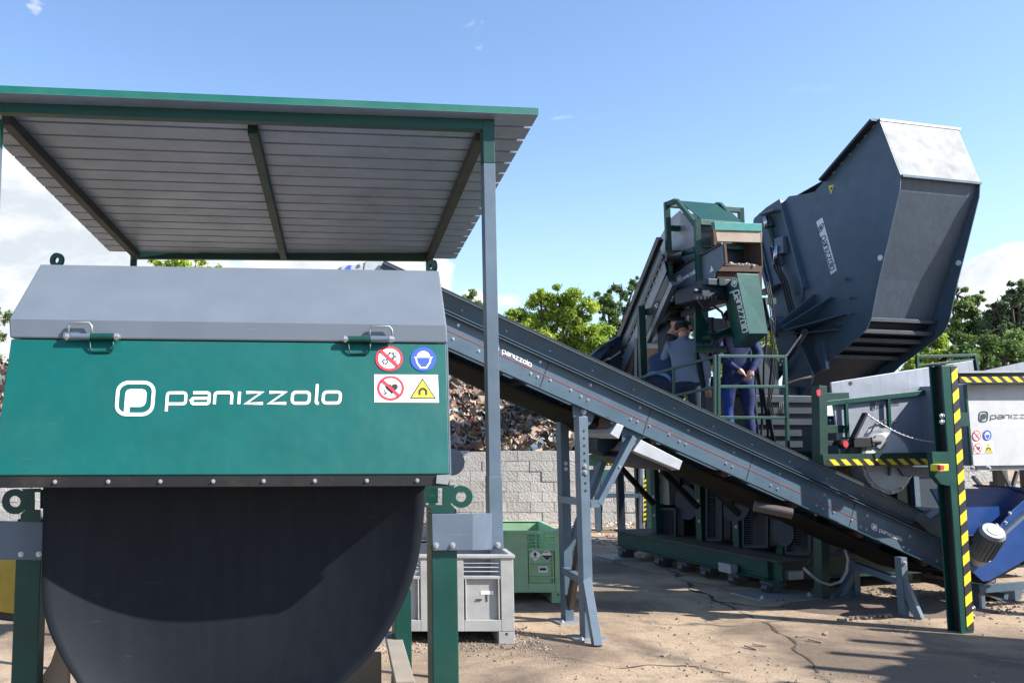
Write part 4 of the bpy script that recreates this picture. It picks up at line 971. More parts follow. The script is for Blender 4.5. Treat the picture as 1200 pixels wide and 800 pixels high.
# brown boards and cream drum end under the beam
for k in range(5):
    x = 968 + k * 7; m = MB(); m.prism([hit(a_, b_, PV(-.2)) for a_, b_ in ((x, 546), (x + 6.2, 546), (x + 6.2, 600), (x, 600))], PVx * .03); m.build('board', TAN, fd)
c_ = hit(1040, 540, PV(-.36)); m = MB(); m.cyl(c_, c_ + PVx * .25, .345, 48); dr = m.build('drum', GALV, fd, smooth=True, autos=40)
m = MB(); m.cyl(c_ - PVx * .006, c_ + PVx * .02, .30, 40); m.build('drum_cap', paint('pale_drum_paint', (.66, .65, .62), .5, dirt=.3), dr, smooth=True, autos=40)
for t in (200, 225, 250, 275, 300, 330): bolt(c_ + PUx * .325 * math.cos(R(t)) + Z * .325 * math.sin(R(t)), -PVx, .012, dr)
# flanged drive, tensioning lever, red knob and chain
c_ = hit(1029, 517, PV(-.36)); m = MB(); m.cyl(c_ + PVx * .03, c_, .12, 28); m.cyl(c_, c_ - PVx * .03, .075, 24); m.build('flange', GALV, fd, smooth=True, autos=35)
m = MB(); m.beam(hit(990, 517, PV(-.40)), hit(1022, 518, PV(-.40)), .06, .06); m.cyl(hit(1018, 517, PV(-.40)), hit(1030, 517, PV(-.40)), .035, 14); m.build('drive_shaft', WORN, fd)
m = MB(); m.tb(*[x for x in (uv(hit(997, 517, PV(-.42)))[0], uv(hit(1019, 517, PV(-.42)))[0])], -.46, -.3, hit(1000, 524, PV(-.42)).z, hit(1000, 512, PV(-.42)).z); m.build('gearbox', BLACK, fd, bevel=.006)
k_ = hit(990, 520, PV(-.48)); m = MB(); m.cyl(k_, k_ + PVx * .05, .05, 18); kb = m.build('end_cap', BLACK, fd); m = MB(); m.cyl(k_ - PVx * .012, k_, .033, 18); m.build('red_button', VRED, kb)
m = MB(); m.beam(hit(999, 514, PV(-.44)), hit(1014, 484, PV(-.44)), .025, .06, up=PVx); m.build('lever', VBLK, fd, bevel=.003)
m = MB(); A_, B_ = hit(1014, 484, PV(-.44)), hit(1101, 519, PV(-.8))
for k in range(34):
    t0, t1 = k / 34, (k + .72) / 34
    s1 = lambda t: A_.lerp(B_, t) - Z * .07 * math.sin(math.pi * t)
    m.cyl(s1(t0), s1(t1), .012 if k % 2 else .007, 6)
m.build('chain', GALV, fd)
# motor guard half loop
m = MB(); m.path([hit(x, y, PV(-.34)) for x, y in ((1021, 520), (1021, 505), (1026, 496), (1034, 493), (1042, 492))], .008); m.path([hit(x, y, PV(-.33)) for x, y in ((1040, 493), (1052, 494))], .006); m.path([hit(x, y, PV(-.33)) for x, y in ((1040, 516), (1050, 516.5))], .006); m.build('guard_rim', VBLK, fd)
m = MB(); m.prism([hit(x, y, PV(-.40)) for x, y in ((1043, 546.5), (1094, 547), (1094, 558), (1060, 558), (1053, 548), (1046, 548), (1044, 557), (1043, 557))], PVx * .03); m.build('bracket', GREY, fd)
# --- striped post, H section
gpst = grd(1129, 742); PPO = (gpst, -PVx)
ppx = lambda x, y: hit(x, y, PPO)
uL, uR = uv(ppx(1126.5, 741))[0], uv(ppx(1141.5, 741))[0]; zt_ = ppx(1109, 428.5).z; vF = uv(gpst)[1]
wv_ = uR - uL
def fpost(u0, u1, v0, v1, z0, z1, name, mat, bev=.003, par=fd):
    mm = MB(); mm.tb(u0, u1, v0, v1, z0, z1); return mm.build(name, mat, par, bevel=bev)
dep = .11
fpost(uL, uR, vF, vF + .016, 0, zt_, 'striped_post', GREEN)
mm = MB(); mm.tb(uL, uR, vF + dep, vF + dep + .014, 0, zt_); mm.tb(uL, uR, vF, vF + dep, zt_ + .001, zt_ + .01); mm.build('post_flange', GREEN, fd); mm = MB(); mm.tb(uL + wv_ * .35, uL + wv_ * .35 + .02, vF + .0162, vF + dep - .0002, 0, zt_); mm.build('post_web', BLACK, fd)  # web coloured near-black for the shade in the post's recess
for y in (487, 494, 712, 722): bolt(hit(1104 if y < 600 else 1140, y, PV(vF + .02)) - PUx * .0, -PUx, .015, fd)
sq = ((1114, 429), (1121.3, 429), (1141.3, 738), (1133, 738))
d = Dec((gpst - PVx * .001, -PVx), .003); mb = MB(); mb.face([d.p(*x) for x in sq], 0); nS = 13
for k in range(nS):
    t0, t1 = (k + .05) / nS, (k + .55) / nS
    L1 = lambda t: (sq[0][0] + (sq[3][0] - sq[0][0]) * t, sq[0][1] + (sq[3][1] - sq[0][1]) * t); R1 = lambda t: (sq[1][0] + (sq[2][0] - sq[1][0]) * t, sq[1][1] + (sq[2][1] - sq[1][1]) * t)
    lo = .3 / nS
    mb.face([d.p(*x, 2) for x in (L1(min(1, t0 + lo)), R1(t0), R1(t1), L1(min(1, t1 + lo)))], 1)
mb.build('hazard_stripes', [VBLK, VYEL], fd)
# stop switch box on the post
m = MB(); m.prism([hit(x, y, PV(vF - .012)) for x, y in ((1092, 529), (1113.5, 529), (1113.5, 569), (1103, 567), (1095, 557))], PVx * .05); bxm = m.build('switch_plate', GREEN, fd)
m = MB(); m.prism([hit(x, y, PV(vF - .10)) for x, y in ((1101, 544), (1112, 543.5), (1112, 551.5), (1101, 552))], PVx * .085); es = m.build('stop_switch', VYEL, bxm, bevel=.005)
pc = hit(1100.5, 547.5, PV(vF - .10)); m = MB(); m.cyl(pc - PVx * .03, pc, .022, 18); m.build('stop_button', VRED, bxm, smooth=True, autos=40)
# cross connection and upper striped beam to the right
VB2 = vF + .05
S2P = PV(VB2 - .02)
m = MB(); m.prism([hit(x, y, S2P) for x, y in ((1123, 436), (1330, 434), (1330, 450), (1124, 449))], PVx * .10); s2 = m.build('striped_beam', DBLUE, fd)
stripes(S2P, ((1124, 441.5), (1330, 440), (1330, 447), (1124, 447.8)), 17, .6, s2)
m = MB(); m.prism([hit(x, y, PV(VB2 - .05)) for x, y in ((1123, 434.5), (1330, 432.5), (1330, 435), (1123, 437))], PVx * .14); m.build('beam_cap', GALV, s2)
FR = PV(VB2 + .1)
m = MB(); m.prism([hit(x, y, FR) for x, y in ((1131, 450.5), (1330, 449), (1330, 543), (1140, 545.5))], PVx * .015); s3 = m.build('side_plate', paint('bright_feeder_plate', (.58, .59, .61), .42, metal=.15, var=.07, dirt=.35, dcol=(.28, .26, .23), bump=.01), fd)
m = MB(); m.prism([hit(x, y, PV(VB2 + .09)) for x, y in ((1131, 450.5), (1133, 450.5), (1141, 545.5), (1139, 545.5))], PVx * .02); m.build('plate_edge', GREEN, fd)
m = MB(); m.prism([hit(x, y, PV(VB2 + .02)) for x, y in ((1124, 483), (1134, 483), (1135, 499), (1124.5, 499))], PVx * .06); m.build('connector', GREEN, fd)
df = Dec(FR, .004)
m = MB(); icon(df, m, (1152, 488), (5.4, 0), (0, -6.4)); m.build('company_icon', VDGN, s3)
m = MB(); word(df, m, (1160.5, 490.5), (1219, 489.3), (0, -4.1), .2); m.build('company_lettering', VDGN, s3)
prohibit(df, 1144, 510.5, 4.9, 6.2, s3, heart=False); helmet(df, 1156.5, 509.8, 4.9, 6.0, s3); m = MB(); df.poly(m, [(1140, 517.5), (1163.5, 516.8), (1164, 530.5), (1140.5, 531.3)]); m.build('sign_backing', WHITE, s3)
prohibit(df, 1145.3, 525, 4.9, 6.2, s3); magnet(df, [(1157.5, 518.5), (1163, 530), (1152.8, 530.3)], s3)
# body of the feeder, closed behind
m = MB(); m.tb(uv(hit(990, 500, FL))[0], 3.6, -.28, .28, hit(1000, 545, FL).z, hit(1000, 500, FL).z); m.build('trough', DBLUE, fd)
uq = uv(hit(1140, 500, FR))[0]
m = MB(); m.tb(uq + .05, uq + 1.7, VB2 + .13, VB2 + .17, 1.35, 2.18); m.tb(uq + 1.0, uq + 1.7, VB2 + .18, .25, 1.35, 2.18); m.build('trough', GALV2, fd)
for u, v in ((uR + 1.6, vF), (uR + 1.6, .3)):
    m = MB(); m.tb(u, u + .14, v, v + .14, 0, 2.2); m.build('frame_post', DGREEN, fd)
# struts under the bright plate
for p, q in (((1172, 548), (1184, 572)), ((1192, 552), (1186, 572)), ((1140, 558), (1152, 572))): fbeam('strut', PV(-.9), p, q, .03, .03, GALV)
for x in (1139, 1158): bolt(hit(x, 548, PV(VB2 + .07)), -PVx, .015, s3)

# =================================================================== BLUE DISCHARGE CONVEYOR
bc = thing('discharge_conveyor', 'royal blue discharge conveyor with a grey motor, behind the striped post', 'conveyor', tuple(grd(1170, 715)))
VBC = -1.45; BP = PV(VBC); bq = lambda x, y, o=0: hit(x, y, PV(VBC + o))
def bplate(name, pts, o, th, mat=BLUE, par=bc, bevel=.003):
    mm = MB(); mm.prism([bq(x, y, o) for x, y in pts], PVx * th); return mm.build(name, mat, par, bevel=bevel)
bplate('funnel', [(1091, 572.5), (1186, 572), (1201, 577), (1230, 590), (1230, 640), (1150, 672), (1106, 600)], .12, .02)
bplate('side_beam', [(1133, 664), (1143, 652), (1186, 598), (1230, 560), (1230, 640), (1160, 680), (1152, 681)], .0, .012)
bplate('funnel', [(1186, 572), (1201, 577), (1230, 590), (1230, 575), (1190, 570)], .1, .4)
bplate('side_beam', [(1133, 664), (1143, 652), (1186, 598), (1230, 560), (1230, 640), (1160, 680), (1152, 681)], .6, .012)
mm = MB(); mm.prism([bq(1150, 676, .04), bq(1230, 634, .04), bq(1230, 645, .04), bq(1155, 684, .04)], PVx * .55); mm.build('belt', BELT, bc)
mm = MB(); mm.beam(bq(1172, 628, -.02), bq(1215, 590, -.02), .03, .035, up=PVx); mm.build('side_rail', GREY, bc)
for x, y in ((1168, 615), (1183, 601), (1178, 612)): bolt(bq(x, y, 0), -PVx, .012, bc)
a_, b_ = bq(1148, 648, -.05), bq(1163, 624, -.24)
mm = MB(); mm.cyl(a_, b_, .095, 24); mt = mm.build('motor', paint('motor_grey', (.16, .17, .18), .45, metal=.3, dirt=.5), bc, smooth=True, autos=40)
mm = MB(); dd_ = (b_ - a_).normalized(); mm.cyl(b_, b_ + dd_ * .03, .102, 24, r2=.085); mm.cyl(b_ + dd_ * .03, b_ + dd_ * .034, .05, 16); mm.cyl(a_, a_ - dd_ * .1, .10, 24, r2=.07)
mm.build('motor_cover', GALV, mt, smooth=True, autos=40)
mm = MB(); sdv = dd_.cross(Z).normalized(); u3 = sdv.cross(dd_)
for k in range(18):
    t = 2 * math.pi * k / 18; e = sdv * math.cos(t) + u3 * math.sin(t); mm.box((a_ + b_) / 2 + e * .098, dd_ * (b_ - a_).length * .45, e * .01, dd_.cross(e) * .002)
mm.build('cooling_fins', GREY, mt)
mm = MB(); mm.box(a_ + V3((-.05, 0, .12)), PUx * .07, PVx * .05, Z * .04); mm.build('terminal_box', BLACK, mt, bevel=.005)
# legs and lower frame
gq = grd(1151, 714); uu, vv_ = uv(gq)
mm = MB(); mm.tb(uu - .03, uu + .05, vv_, vv_ + .08, 0, hit(1146, 684, PV(vv_)).z); mm.build('leg', GREY, bc, bevel=.002)
mm = MB(); mm.beam(hit(1145, 690, PV(vv_)), hit(1230, 683, PV(vv_)), .05, .07); mm.build('cross_beam', CGREY, bc)
mm = MB(); mm.tb(uu + .9, uu + .98, vv_, vv_ + .08, 0, .5); mm.build('leg', GREY, bc)
mm = MB(); mm.prism([hit(x, y, PV(vv_ + .25)) for x, y in ((1150, 690), (1200, 688), (1193, 711), (1156, 697))], PVx * .5); mm.build('catch_tray', GREY, bc)
sp2 = hit(1163, 679, PV(vv_ - .04)); ds2 = Dec(PV(vv_ - .06), .004)
mm = MB(); ds2.disc(mm, 1163, 679.5, 4, 3.6, 1, 0); ds2.disc(mm, 1163, 679.5, 2.7, 2.4, 2, 1); mm.build('prohibition_sign', [VRED, WHITE], bc)
# galvanised transfer chute between drum and long conveyor
mm = MB(); mm.prism([hit(x, y, PV(-.9)) for x, y in ((1072, 608), (1079, 598), (1106, 596), (1110, 632), (1108, 642))], PVx * .3); mm.build('transfer_chute', GALV, fd); 
mm = MB(); mm.prism([hit(x, y, PV(-1.0)) for x, y in ((1070, 606), (1082, 601), (1090, 607), (1105, 597), (1108, 602), (1094, 612), (1074, 611))], PVx * .1); mm.build('chute_lip', GALV, fd)
# =================================================================== PEOPLE
def skinned(name, verts, edges, radii, root, sub=2):
    me = bpy.data.meshes.new(name); me.from_pydata([tuple(v) for v in verts], edges, [])
    o = bpy.data.objects.new(name, me); C.objects.link(o)
    sk = o.modifiers.new('skin', 'SKIN'); sk.use_smooth_shade = True
    if not me.skin_vertices: 
        bm = bmesh.new(); bm.from_mesh(me); bm.verts.layers.skin.verify(); bm.to_mesh(me); bm.free()
    for i, r in enumerate(radii):
        sv = me.skin_vertices[0].data[i]; sv.radius = (r, r) if not isinstance(r, tuple) else r; sv.use_root = (i == root)
    su = o.modifiers.new('sub', 'SUBSURF'); su.levels = su.render_levels = sub
    dg = bpy.context.evaluated_depsgraph_get(); dg.update()
    m2 = bpy.data.meshes.new_from_object(o.evaluated_get(dg)); m2.name = name
    bpy.data.objects.remove(o); bpy.data.meshes.remove(me)
    return m2
def person(label, pos, face, lean, arms, mats, cap=None, mask=False, look=0, H=1.76, hair=True, nod=10, hem=None, hemz=.90, panel=False):
    """pos: feet on the platform; face: heading in degrees (0 = +Y, clockwise); arms: ((elbow, wrist), (elbow, wrist)) in the body's own frame"""
    k = H / 1.76
    V = []; E = []; Rd = []; TG = []
    def add(p, r, parent=None, t=0):
        V.append(V3(p) * k); Rd.append(r if isinstance(r, tuple) else r * k); TG.append(t)
        if parent is not None: E.append((parent, len(V) - 1))
        return len(V) - 1
    piv = V3((0, 0, .95)); rot = Matrix.Rotation(-R(lean), 3, 'X')
    def up(p): return piv + rot @ (V3(p) - piv)
    # tags: 0 jacket, 1 trousers, 2 skin, 3 shoes
    hip = add((0, 0, .95), (.155 * k, .115 * k), None, 1)
    w1 = add(up((0, 0, 1.10)), (.15 * k, .11 * k), hip, 0); ch = add(up((0, .0, 1.30)), (.175 * k, .125 * k), w1, 0); nb = add(up((0, 0, 1.46)), .085, ch, 0)
    hb = up((0, .0, 1.46)); hr = Matrix.Rotation(-R(nod), 3, 'X') @ Matrix.Rotation(-R(look), 3, 'Z')
    def hd(p): return hb + rot @ (V3((0, 0, 0))) + (Matrix.Rotation(-R(min(lean, 25) * .8), 3, 'X') @ hr) @ V3(p)
    nk = add(hd((0, .012, .09)), .056, nb, 2); jw = add(hd((0, .035, .155)), .072, nk, 2); hm = add(hd((0, .02, .215)), .092, jw, 2); ht = add(hd((0, .012, .265)), .070, hm, 2)
    add(hd((0, .122, .185)), .013, jw, 2)
    for s_ in (-1, 1): add(hd((s_ * .098, .012, .19)), .016, hm, 2)
    for si, s_ in enumerate((-1, 1)):
        h1 = add((s_ * .10, 0, .86), .098, hip, 1); t1 = add((s_ * .105, .01, .68), .082, h1, 1); kn = add((s_ * .11, .015, .50), .060, t1, 1)
        cf = add((s_ * .115, -.015, .34), .058, kn, 1); an = add((s_ * .12, -.02, .10), .046, cf, 1); hl = add((s_ * .12, -.01, .05), .045, an, 3); add((s_ * .14, .15, .035), .036, hl, 3)
        sh = add(up((s_ * .175, 0, 1.42)), .072, ch, 0); e_, w_ = arms[si]
        el = add(e_, .050, sh, 0); wr = add(w_, .036, el, 0)
        d = (V3(w_) - V3(e_)).normalized(); pm = add(V3(w_) + d * .05, .036, wr, 2)
        sd = d.cross(V3((0, 0, 1))).normalized()
        if sd.length < .5: sd = V3((1, 0, 0))
        for f in range(4):
            b0 = V3(w_) + d * .09 + sd * (f - 1.5) * .021; q0 = add(b0, .0105, pm, 2)
            q1 = add(b0 + d * (.035 - abs(f - 1.6) * .004) + V3((0, .008, -.006)), .0095, q0, 2); add(b0 + d * (.055 - abs(f - 1.6) * .007) + V3((0, .022, -.016)), .0085, q1, 2)
        tb0 = add(V3(w_) + d * .045 + sd * -.035, .012, pm, 2); add(V3(w_) + d * .085 + sd * -.052, .010, tb0, 2)
    me = skinned('person', V, E, Rd, hip)
    for mt in mats: me.materials.append(mt)
    idx = []
    for p in me.polygons:
        c = p.center; best = None
        for (a, b) in E:
            A, B = V[a], V[b]; ab = B - A; t = max(0, min(1, (c - A).dot(ab) / max(1e-9, ab.length_squared)))
            dist = (A + ab * t - c).length; tg = TG[a] if t < .5 else TG[b]
            if TG[b] == 0 and TG[a] == 1: tg = 0 if t > .12 else 1
            dist -= (Rd[a][0] if isinstance(Rd[a], tuple) else Rd[a]) * (1 - t) + (Rd[b][0] if isinstance(Rd[b], tuple) else Rd[b]) * t
            if best is None or dist < best[0]: best = (dist, tg)
        g = best[1]
        if g in (0, 1) and abs(c.x) < .24 * k: g = 0 if (piv + rot.inverted() @ (c / k - piv)).z > hemz else 1
        if g == 1 and panel and c.x < -.10 and .25 < c.z < .80: g = 4  # part of the left leg in a brighter blue
        idx.append(g)
    from mathutils import noise as _n
    sd_ = V3((pos[0] * 7, pos[1] * 3, 1)); skv = set(v for p, g in zip(me.polygons, idx) if g in (2, 3) for v in p.vertices)
    for v in me.vertices:
        if v.index in skv: continue
        q = v.co; f = _n.noise(V3((q.x * 9, q.y * 9, q.z * 5)) + sd_) * .012 + abs(_n.noise(V3((q.x * 14 + q.z * 9, q.y * 14, q.z * 16)) + sd_)) * .012
        v.co = q + v.normal * f
    me.polygons.foreach_set('material_index', idx); me.polygons.foreach_set('use_smooth', [True] * len(idx)); me.update()
    o = bpy.data.objects.new('person', me); C.objects.link(o); o.location = pos; o.rotation_euler = (0, 0, -R(face)); tag(o, label, 'person')
    o['group'] = 'people standing on the platform'
    BASE[o] = V3((0, 0, 0))
    def dome(name, mat, c, rx, ry, rz, cut, brim=False):
        mb = MB(); rows = []
        for i in range(9):
            ph = R(90 - i * (90 - cut) / 8)
            rows.append([V3((c[0] + rx * math.cos(ph) * math.cos(t * math.pi / 10), c[1] + ry * math.cos(ph) * math.sin(t * math.pi / 10), c[2] + rz * math.sin(ph))) for t in range(21)])
        rows = [[(Matrix.Rotation(-R(min(lean, 25) * .8), 3, 'X') @ hr) @ p + hb for p in r_] for r_ in rows]
        mb.grid([[p * k for p in r_] for r_ in rows])
        if brim:
            mb2 = [V3((c[0] + .075 * math.cos(R(a)), c[1] + .08 + .075 * math.sin(R(a)), c[2] + .005 - .02 * math.sin(R(a)))) for a in range(-10, 191, 20)]
            mb.prism([((Matrix.Rotation(-R(min(lean, 25) * .8), 3, 'X') @ hr) @ p + hb) * k for p in mb2], V3((0, 0, .006)))
        ob = mb.build(name, mat, None, smooth=True, solid=.004); ob.parent = o; return ob
    if cap: dome('cap', cap, (0, .008, .222), .104, .114, .088, 0, True); dome('hair', HAIR, (0, -.014, .20), .092, .092, .05, -40)
    elif hair:
        ob = dome('hair', HAIR, (0, -.018, .228), .099, .104, .082, -14)
    if mask:
        mb = MB(); rows = []
        for i in range(7):
            z_ = .125 + i * .014
            rows.append([((Matrix.Rotation(-R(min(lean, 25) * .8), 3, 'X') @ hr) @ V3((.075 * math.sin(R(t)), .035 + .085 * math.cos(R(t)) + .012 * math.sin(i / 6 * math.pi), z_)) + hb) * k for t in range(-80, 81, 16)])
        mb.grid(rows); ob = mb.build('face_mask', WHITE, None, smooth=True, solid=.003); ob.parent = o
    if hem:
        mb = MB(); rows = []
        for i in range(4):
            z_ = .90 + i * .02; rows.append([(up((.165 * math.cos(R(t)), .128 * math.sin(R(t)), z_))) * k for t in range(0, 361, 20)])
        mb.grid(rows); ob = mb.build('shirt_hem', hem, None, smooth=True, solid=.006); ob.parent = o
    return o
def foot(px, Y): 
    p = at(px, 500, Y); return (p.x, p.y, zp + .002)
# arms relaxed / reaching forward / behind the back
fwdL, fwdR = ((-.27, .12, 1.18), (-.16, .34, 1.16)), ((.27, .12, 1.18), (.16, .34, 1.16))
dnL, dnR = ((-.27, -.03, 1.14), (-.27, .06, .88)), ((.27, -.03, 1.14), (.27, .06, .88))
bkL, bkR = ((-.235, -.09, 1.17), (-.05, -.18, 1.00)), ((.235, -.09, 1.17), (.10, -.20, .98))
def leanarm(a, lean):
    rot = Matrix.Rotation(-R(lean), 3, 'X'); piv = V3((0, 0, .95))
    return tuple(tuple(tuple(piv + rot @ (V3(p) - piv)) for p in q) for q in a)
person('man in a grey fleece jacket and dark blue cap seen from behind', foot(805, 10.5), 22, 13, leanarm((fwdL, dnR), 12), [JGRY, JEAN, SKIN, VBLK], cap=JNAV, look=35, H=1.69, nod=12)
person('dark-haired man in a black jacket with a white mask under his nose', foot(787, 11.0), 100, 3, leanarm((fwdL, fwdR), 4), [JBLK, JEAN, SKIN, VBLK], mask=True, look=12, H=1.775, nod=18)
person('person in a navy jacket bending forward behind the sloping handrail, lowest of the group', foot(773, 10.6), 40, 47, ((( -.2, .48, 1.1), (-.1, .62, .92)), ((.2, .5, 1.08), (.1, .64, .9))), [JNAV, JEAN, SKIN, VBLK], look=0, H=1.70, hem=paint('light_blue_shirt', (.10, .25, .42), .9, dirt=0), nod=30)
person('person in blue work clothes with hands clasped behind the back, beside the tilted green box', foot(867, 10.5), 8, 2, (bkL, bkR), [WBLU, WBLU, SKIN, VBLK, WBLT], H=1.80, cap=WBLU, panel=True)
# =================================================================== BINS
def pallet_bin(label, mat, fr_corner, W, D, H, post, bay, yaw=0, divs=0, dark=None):
    """front right foot corner at fr_corner; bays are recessed panels below ventilation slots"""
    t = thing('pallet_box', label, 'pallet box', tuple(fr_corner), 'plastic pallet boxes behind the sorting machine')
    X = V3((math.cos(yaw), math.sin(yaw), 0)); Yv = V3((-math.sin(yaw), math.cos(yaw), 0)); O = V3(fr_corner)
    def P(x, y, z): return O - X * x + Yv * y + Z * z     # x measured to the left
    def B(mb, x0, x1, y0, y1, z0, z1): mb.box(P((x0 + x1) / 2, (y0 + y1) / 2, (z0 + z1) / 2), X * ((x1 - x0) / 2), Yv * ((y1 - y0) / 2), Z * ((z1 - z0) / 2))
    z0 = .10; m = MB()
    mid0, mid1 = post + bay, W - post - bay
    bays = [(post, post + bay), (mid1, W - post)]
    # front: frame around the bays
    for a_, b_ in ((0, post), (mid0, mid1), (W - post, W)): B(m, a_, b_, 0, .04, z0, H)
    for a_, b_ in bays:
        B(m, a_, b_, .001, .039, z0, z0 + .09); B(m, a_, b_, .001, .039, H - .03, H - .001)
        B(m, a_, b_, .028, .038, z0 + .09, H - .17)
        B(m, a_, b_, .002, .036, H - .19, H - .165)
        for k in range(3): B(m, a_, b_, .006, .03, H - .135 + k * .033, H - .127 + k * .033)
        for k in range(divs): B(m, a_ + (b_ - a_) * (k + 1) / (divs + 1) - .004, a_ + (b_ - a_) * (k + 1) / (divs + 1) + .004, .004, .03, H - .165, H - .03)
        for q in (a_ + .012, b_ - .022): B(m, q, q + .012, -.001, .028, z0 + .09, H - .19)
    B(m, 0, .035, .04, D, z0, H); B(m, W - .035, W, .04, D, z0, H); B(m, .035, W - .035, D - .04, D, z0, H); B(m, .035, W - .035, .04, D - .04, z0, z0 + .03)
    for k in range(4): B(m, -.012, 0, .12 + k * .22, .16 + k * .22, z0 + .05, H - .03)
    m.build('box_shell', mat, t, bevel=.005)
    m = MB(); B(m, -.012, W + .012, -.012, .045, H - .022, H + .004); B(m, -.012, W + .012, D - .04, D + .012, H - .022, H + .004); B(m, -.0121, .03, .045, D - .04, H - .022, H + .0039); B(m, W - .03, W + .0121, .045, D - .04, H - .022, H + .0039)
    m.build('rim', mat, t, bevel=.004)
    for a_, b_ in ((0, .13), (W / 2 - .07, W / 2 + .07), (W - .13, W)):
        m = MB(); B(m, a_, b_, .002, D, 0, z0 - .001); ft = m.build('foot', mat, t, bevel=.004)
        m = MB(); c_ = P((a_ + b_) / 2, .002, z0 - .02); m.cyl(c_ - Yv * .001, c_ + Yv * .01, .011, 10); m.build('hole', VBLK, ft)
    return t, P, B
cw = grd(603.5, 754.5)
wb, P_, B_ = pallet_bin('dirty white plastic pallet box behind the green machine leg', WHITEP, cw, 1.16, .95, .70, .105, .30, 0)
hz = hit(570, 696, (cw, V3((0, -1, 0))))
m = MB(); B_(m, .16, .265, .0255, .0275, .385, .415); lb_ = m.build('paper_label', WHITE, wb)
m = MB(); B_(m, .21, .222, .024, .0275, .33, .385); B_(m, .255, .30, .020, .0275, .34, .35); m.build('stain', RUST, wb)
cg = grd(662, 706)
gb_, P_, B_ = pallet_bin('light green plastic pallet box with diamond hazard labels, by the conveyor legs', GREENP, cg, 1.2, 1.0, .70, .09, .27, 0, divs=2)
pl_ = (P_(0, .026, 0), V3((0, -1, 0)))
dz_ = Dec(pl_, .003)
for cx, kind in ((627, 0), (641, 1)):
    m = MB(); q = 7.2
    dz_.poly(m, [(cx, 650 - q), (cx + q, 650), (cx, 650 + q), (cx - q, 650)], 1, 0)
    if kind: dz_.poly(m, [(cx - q * .9, 650.3), (cx + q * .9, 650.3), (cx, 650 + q * .9)], 2, 1); dz_.ribbon(m, [(cx - 3, 647), (cx + 2, 646)], 1, 2, 1)
    else: dz_.disc(m, cx, 649, 1.8, 2.6, 2, 1, 10); dz_.ribbon(m, [(cx - 2.5, 653), (cx + 2.5, 653)], .8, 2, 1)
    m.build('hazard_label', [WHITE, VBLK], gb_)
m = MB(); dz_.poly(m, [(631, 663), (641.5, 663), (641.5, 670), (631, 670)]); dz_.ribbon(m, [(632.5, 666.5), (640, 666.5)], 3, 2, 1); m.build('paper_label', [WHITE, JNAV], gb_)
for z_ in (.36, .24): m = MB(); B_(m, .10, .35, .0, .03, z_, z_ + .012); m.build('shelf_rib', GREENP, gb_)

# wooden crate under the chute
cr = thing('wooden_crate', 'rough grey wooden crate under the dark chute sheet', 'crate', (-.4, 4.2, 0))
m = MB(); m.prism([V3((.22, 3.72, .0)), V3((.22, 4.42, .0)), V3((.26, 4.42, .655)), V3((.26, 3.72, .655))], V3((.03, 0, 0))); m.build('side_board', WOOD, cr, bevel=.004)
m = MB(); m.bx(.22, .30, 3.60, 4.44, .656, .69); m.build('top_rail', WOOD, cr, bevel=.004)
m = MB(); m.bx(-1.0, .2, 4.40, 4.43, .0, .60); m.build('back_board', WOOD, cr); m = MB(); m.bx(-1.0, .2, 3.75, 4.38, .02, .05); m.build('floor_board', WOOD, cr)
m = MB(); m.bx(-1.03, -1.0, 3.72, 4.42, .0, .62); m.build('side_board', WOOD, cr)
for k in range(2):
    A, B = at(52 + k * 22, 790, 3.45 + k * .05), at(72 + k * 14, 762, 3.5)
bd_ = thing('pale_board', 'pale broken wooden board leaning under the left edge of the chute', 'board', tuple(at(62, 800, 3.5) * V3((1, 1, 0)) if False else (at(62, 800, 3.5).x, 3.5, 0)))
q = [at(x, y, 3.47) for x, y in ((44, 800), (59, 776), (66, 756), (71, 757), (73, 768), (80, 778), (86, 830), (52, 900))]
q[-1].z = 0; q[-2].z = 0.0
m = MB(); m.prism(q, V3((0, .03, 0))); m.build('board', CREAM, bd_, bevel=.003)

# yellow tub far left
yg = grd(21, 728); yt = thing('skip_container', 'worn yellow steel container with a black bottom edge at the left border', 'container', tuple(yg))
X_ = V3((.88, -.47, 0)); Y_ = V3((.47, .88, 0))
def YB(mb, x0, x1, y0, y1, z0, z1): mb.box(yg + X_ * ((x0 + x1) / 2) + Y_ * ((y0 + y1) / 2) + Z * ((z0 + z1) / 2), X_ * ((x1 - x0) / 2), Y_ * ((y1 - y0) / 2), Z * ((z1 - z0) / 2))
m = MB(); YB(m, -1.5, 0, 0, .04, .06, .60); YB(m, -.04, 0, .04, 1.0, .06, .60); YB(m, -1.5, -.04, .96, 1.0, .06, .60); YB(m, -1.5, -1.46, .04, .96, .06, .6); YB(m, -1.46, -.04, .04, .96, .06, .09); m.build('container_body', YEL, yt, bevel=.006)
m = MB(); YB(m, -1.5, .005, -.01, 1.0, 0, .059); YB(m, -.01, .012, -.012, .02, .06, .2); m.build('bottom_edge', BLACK, yt)

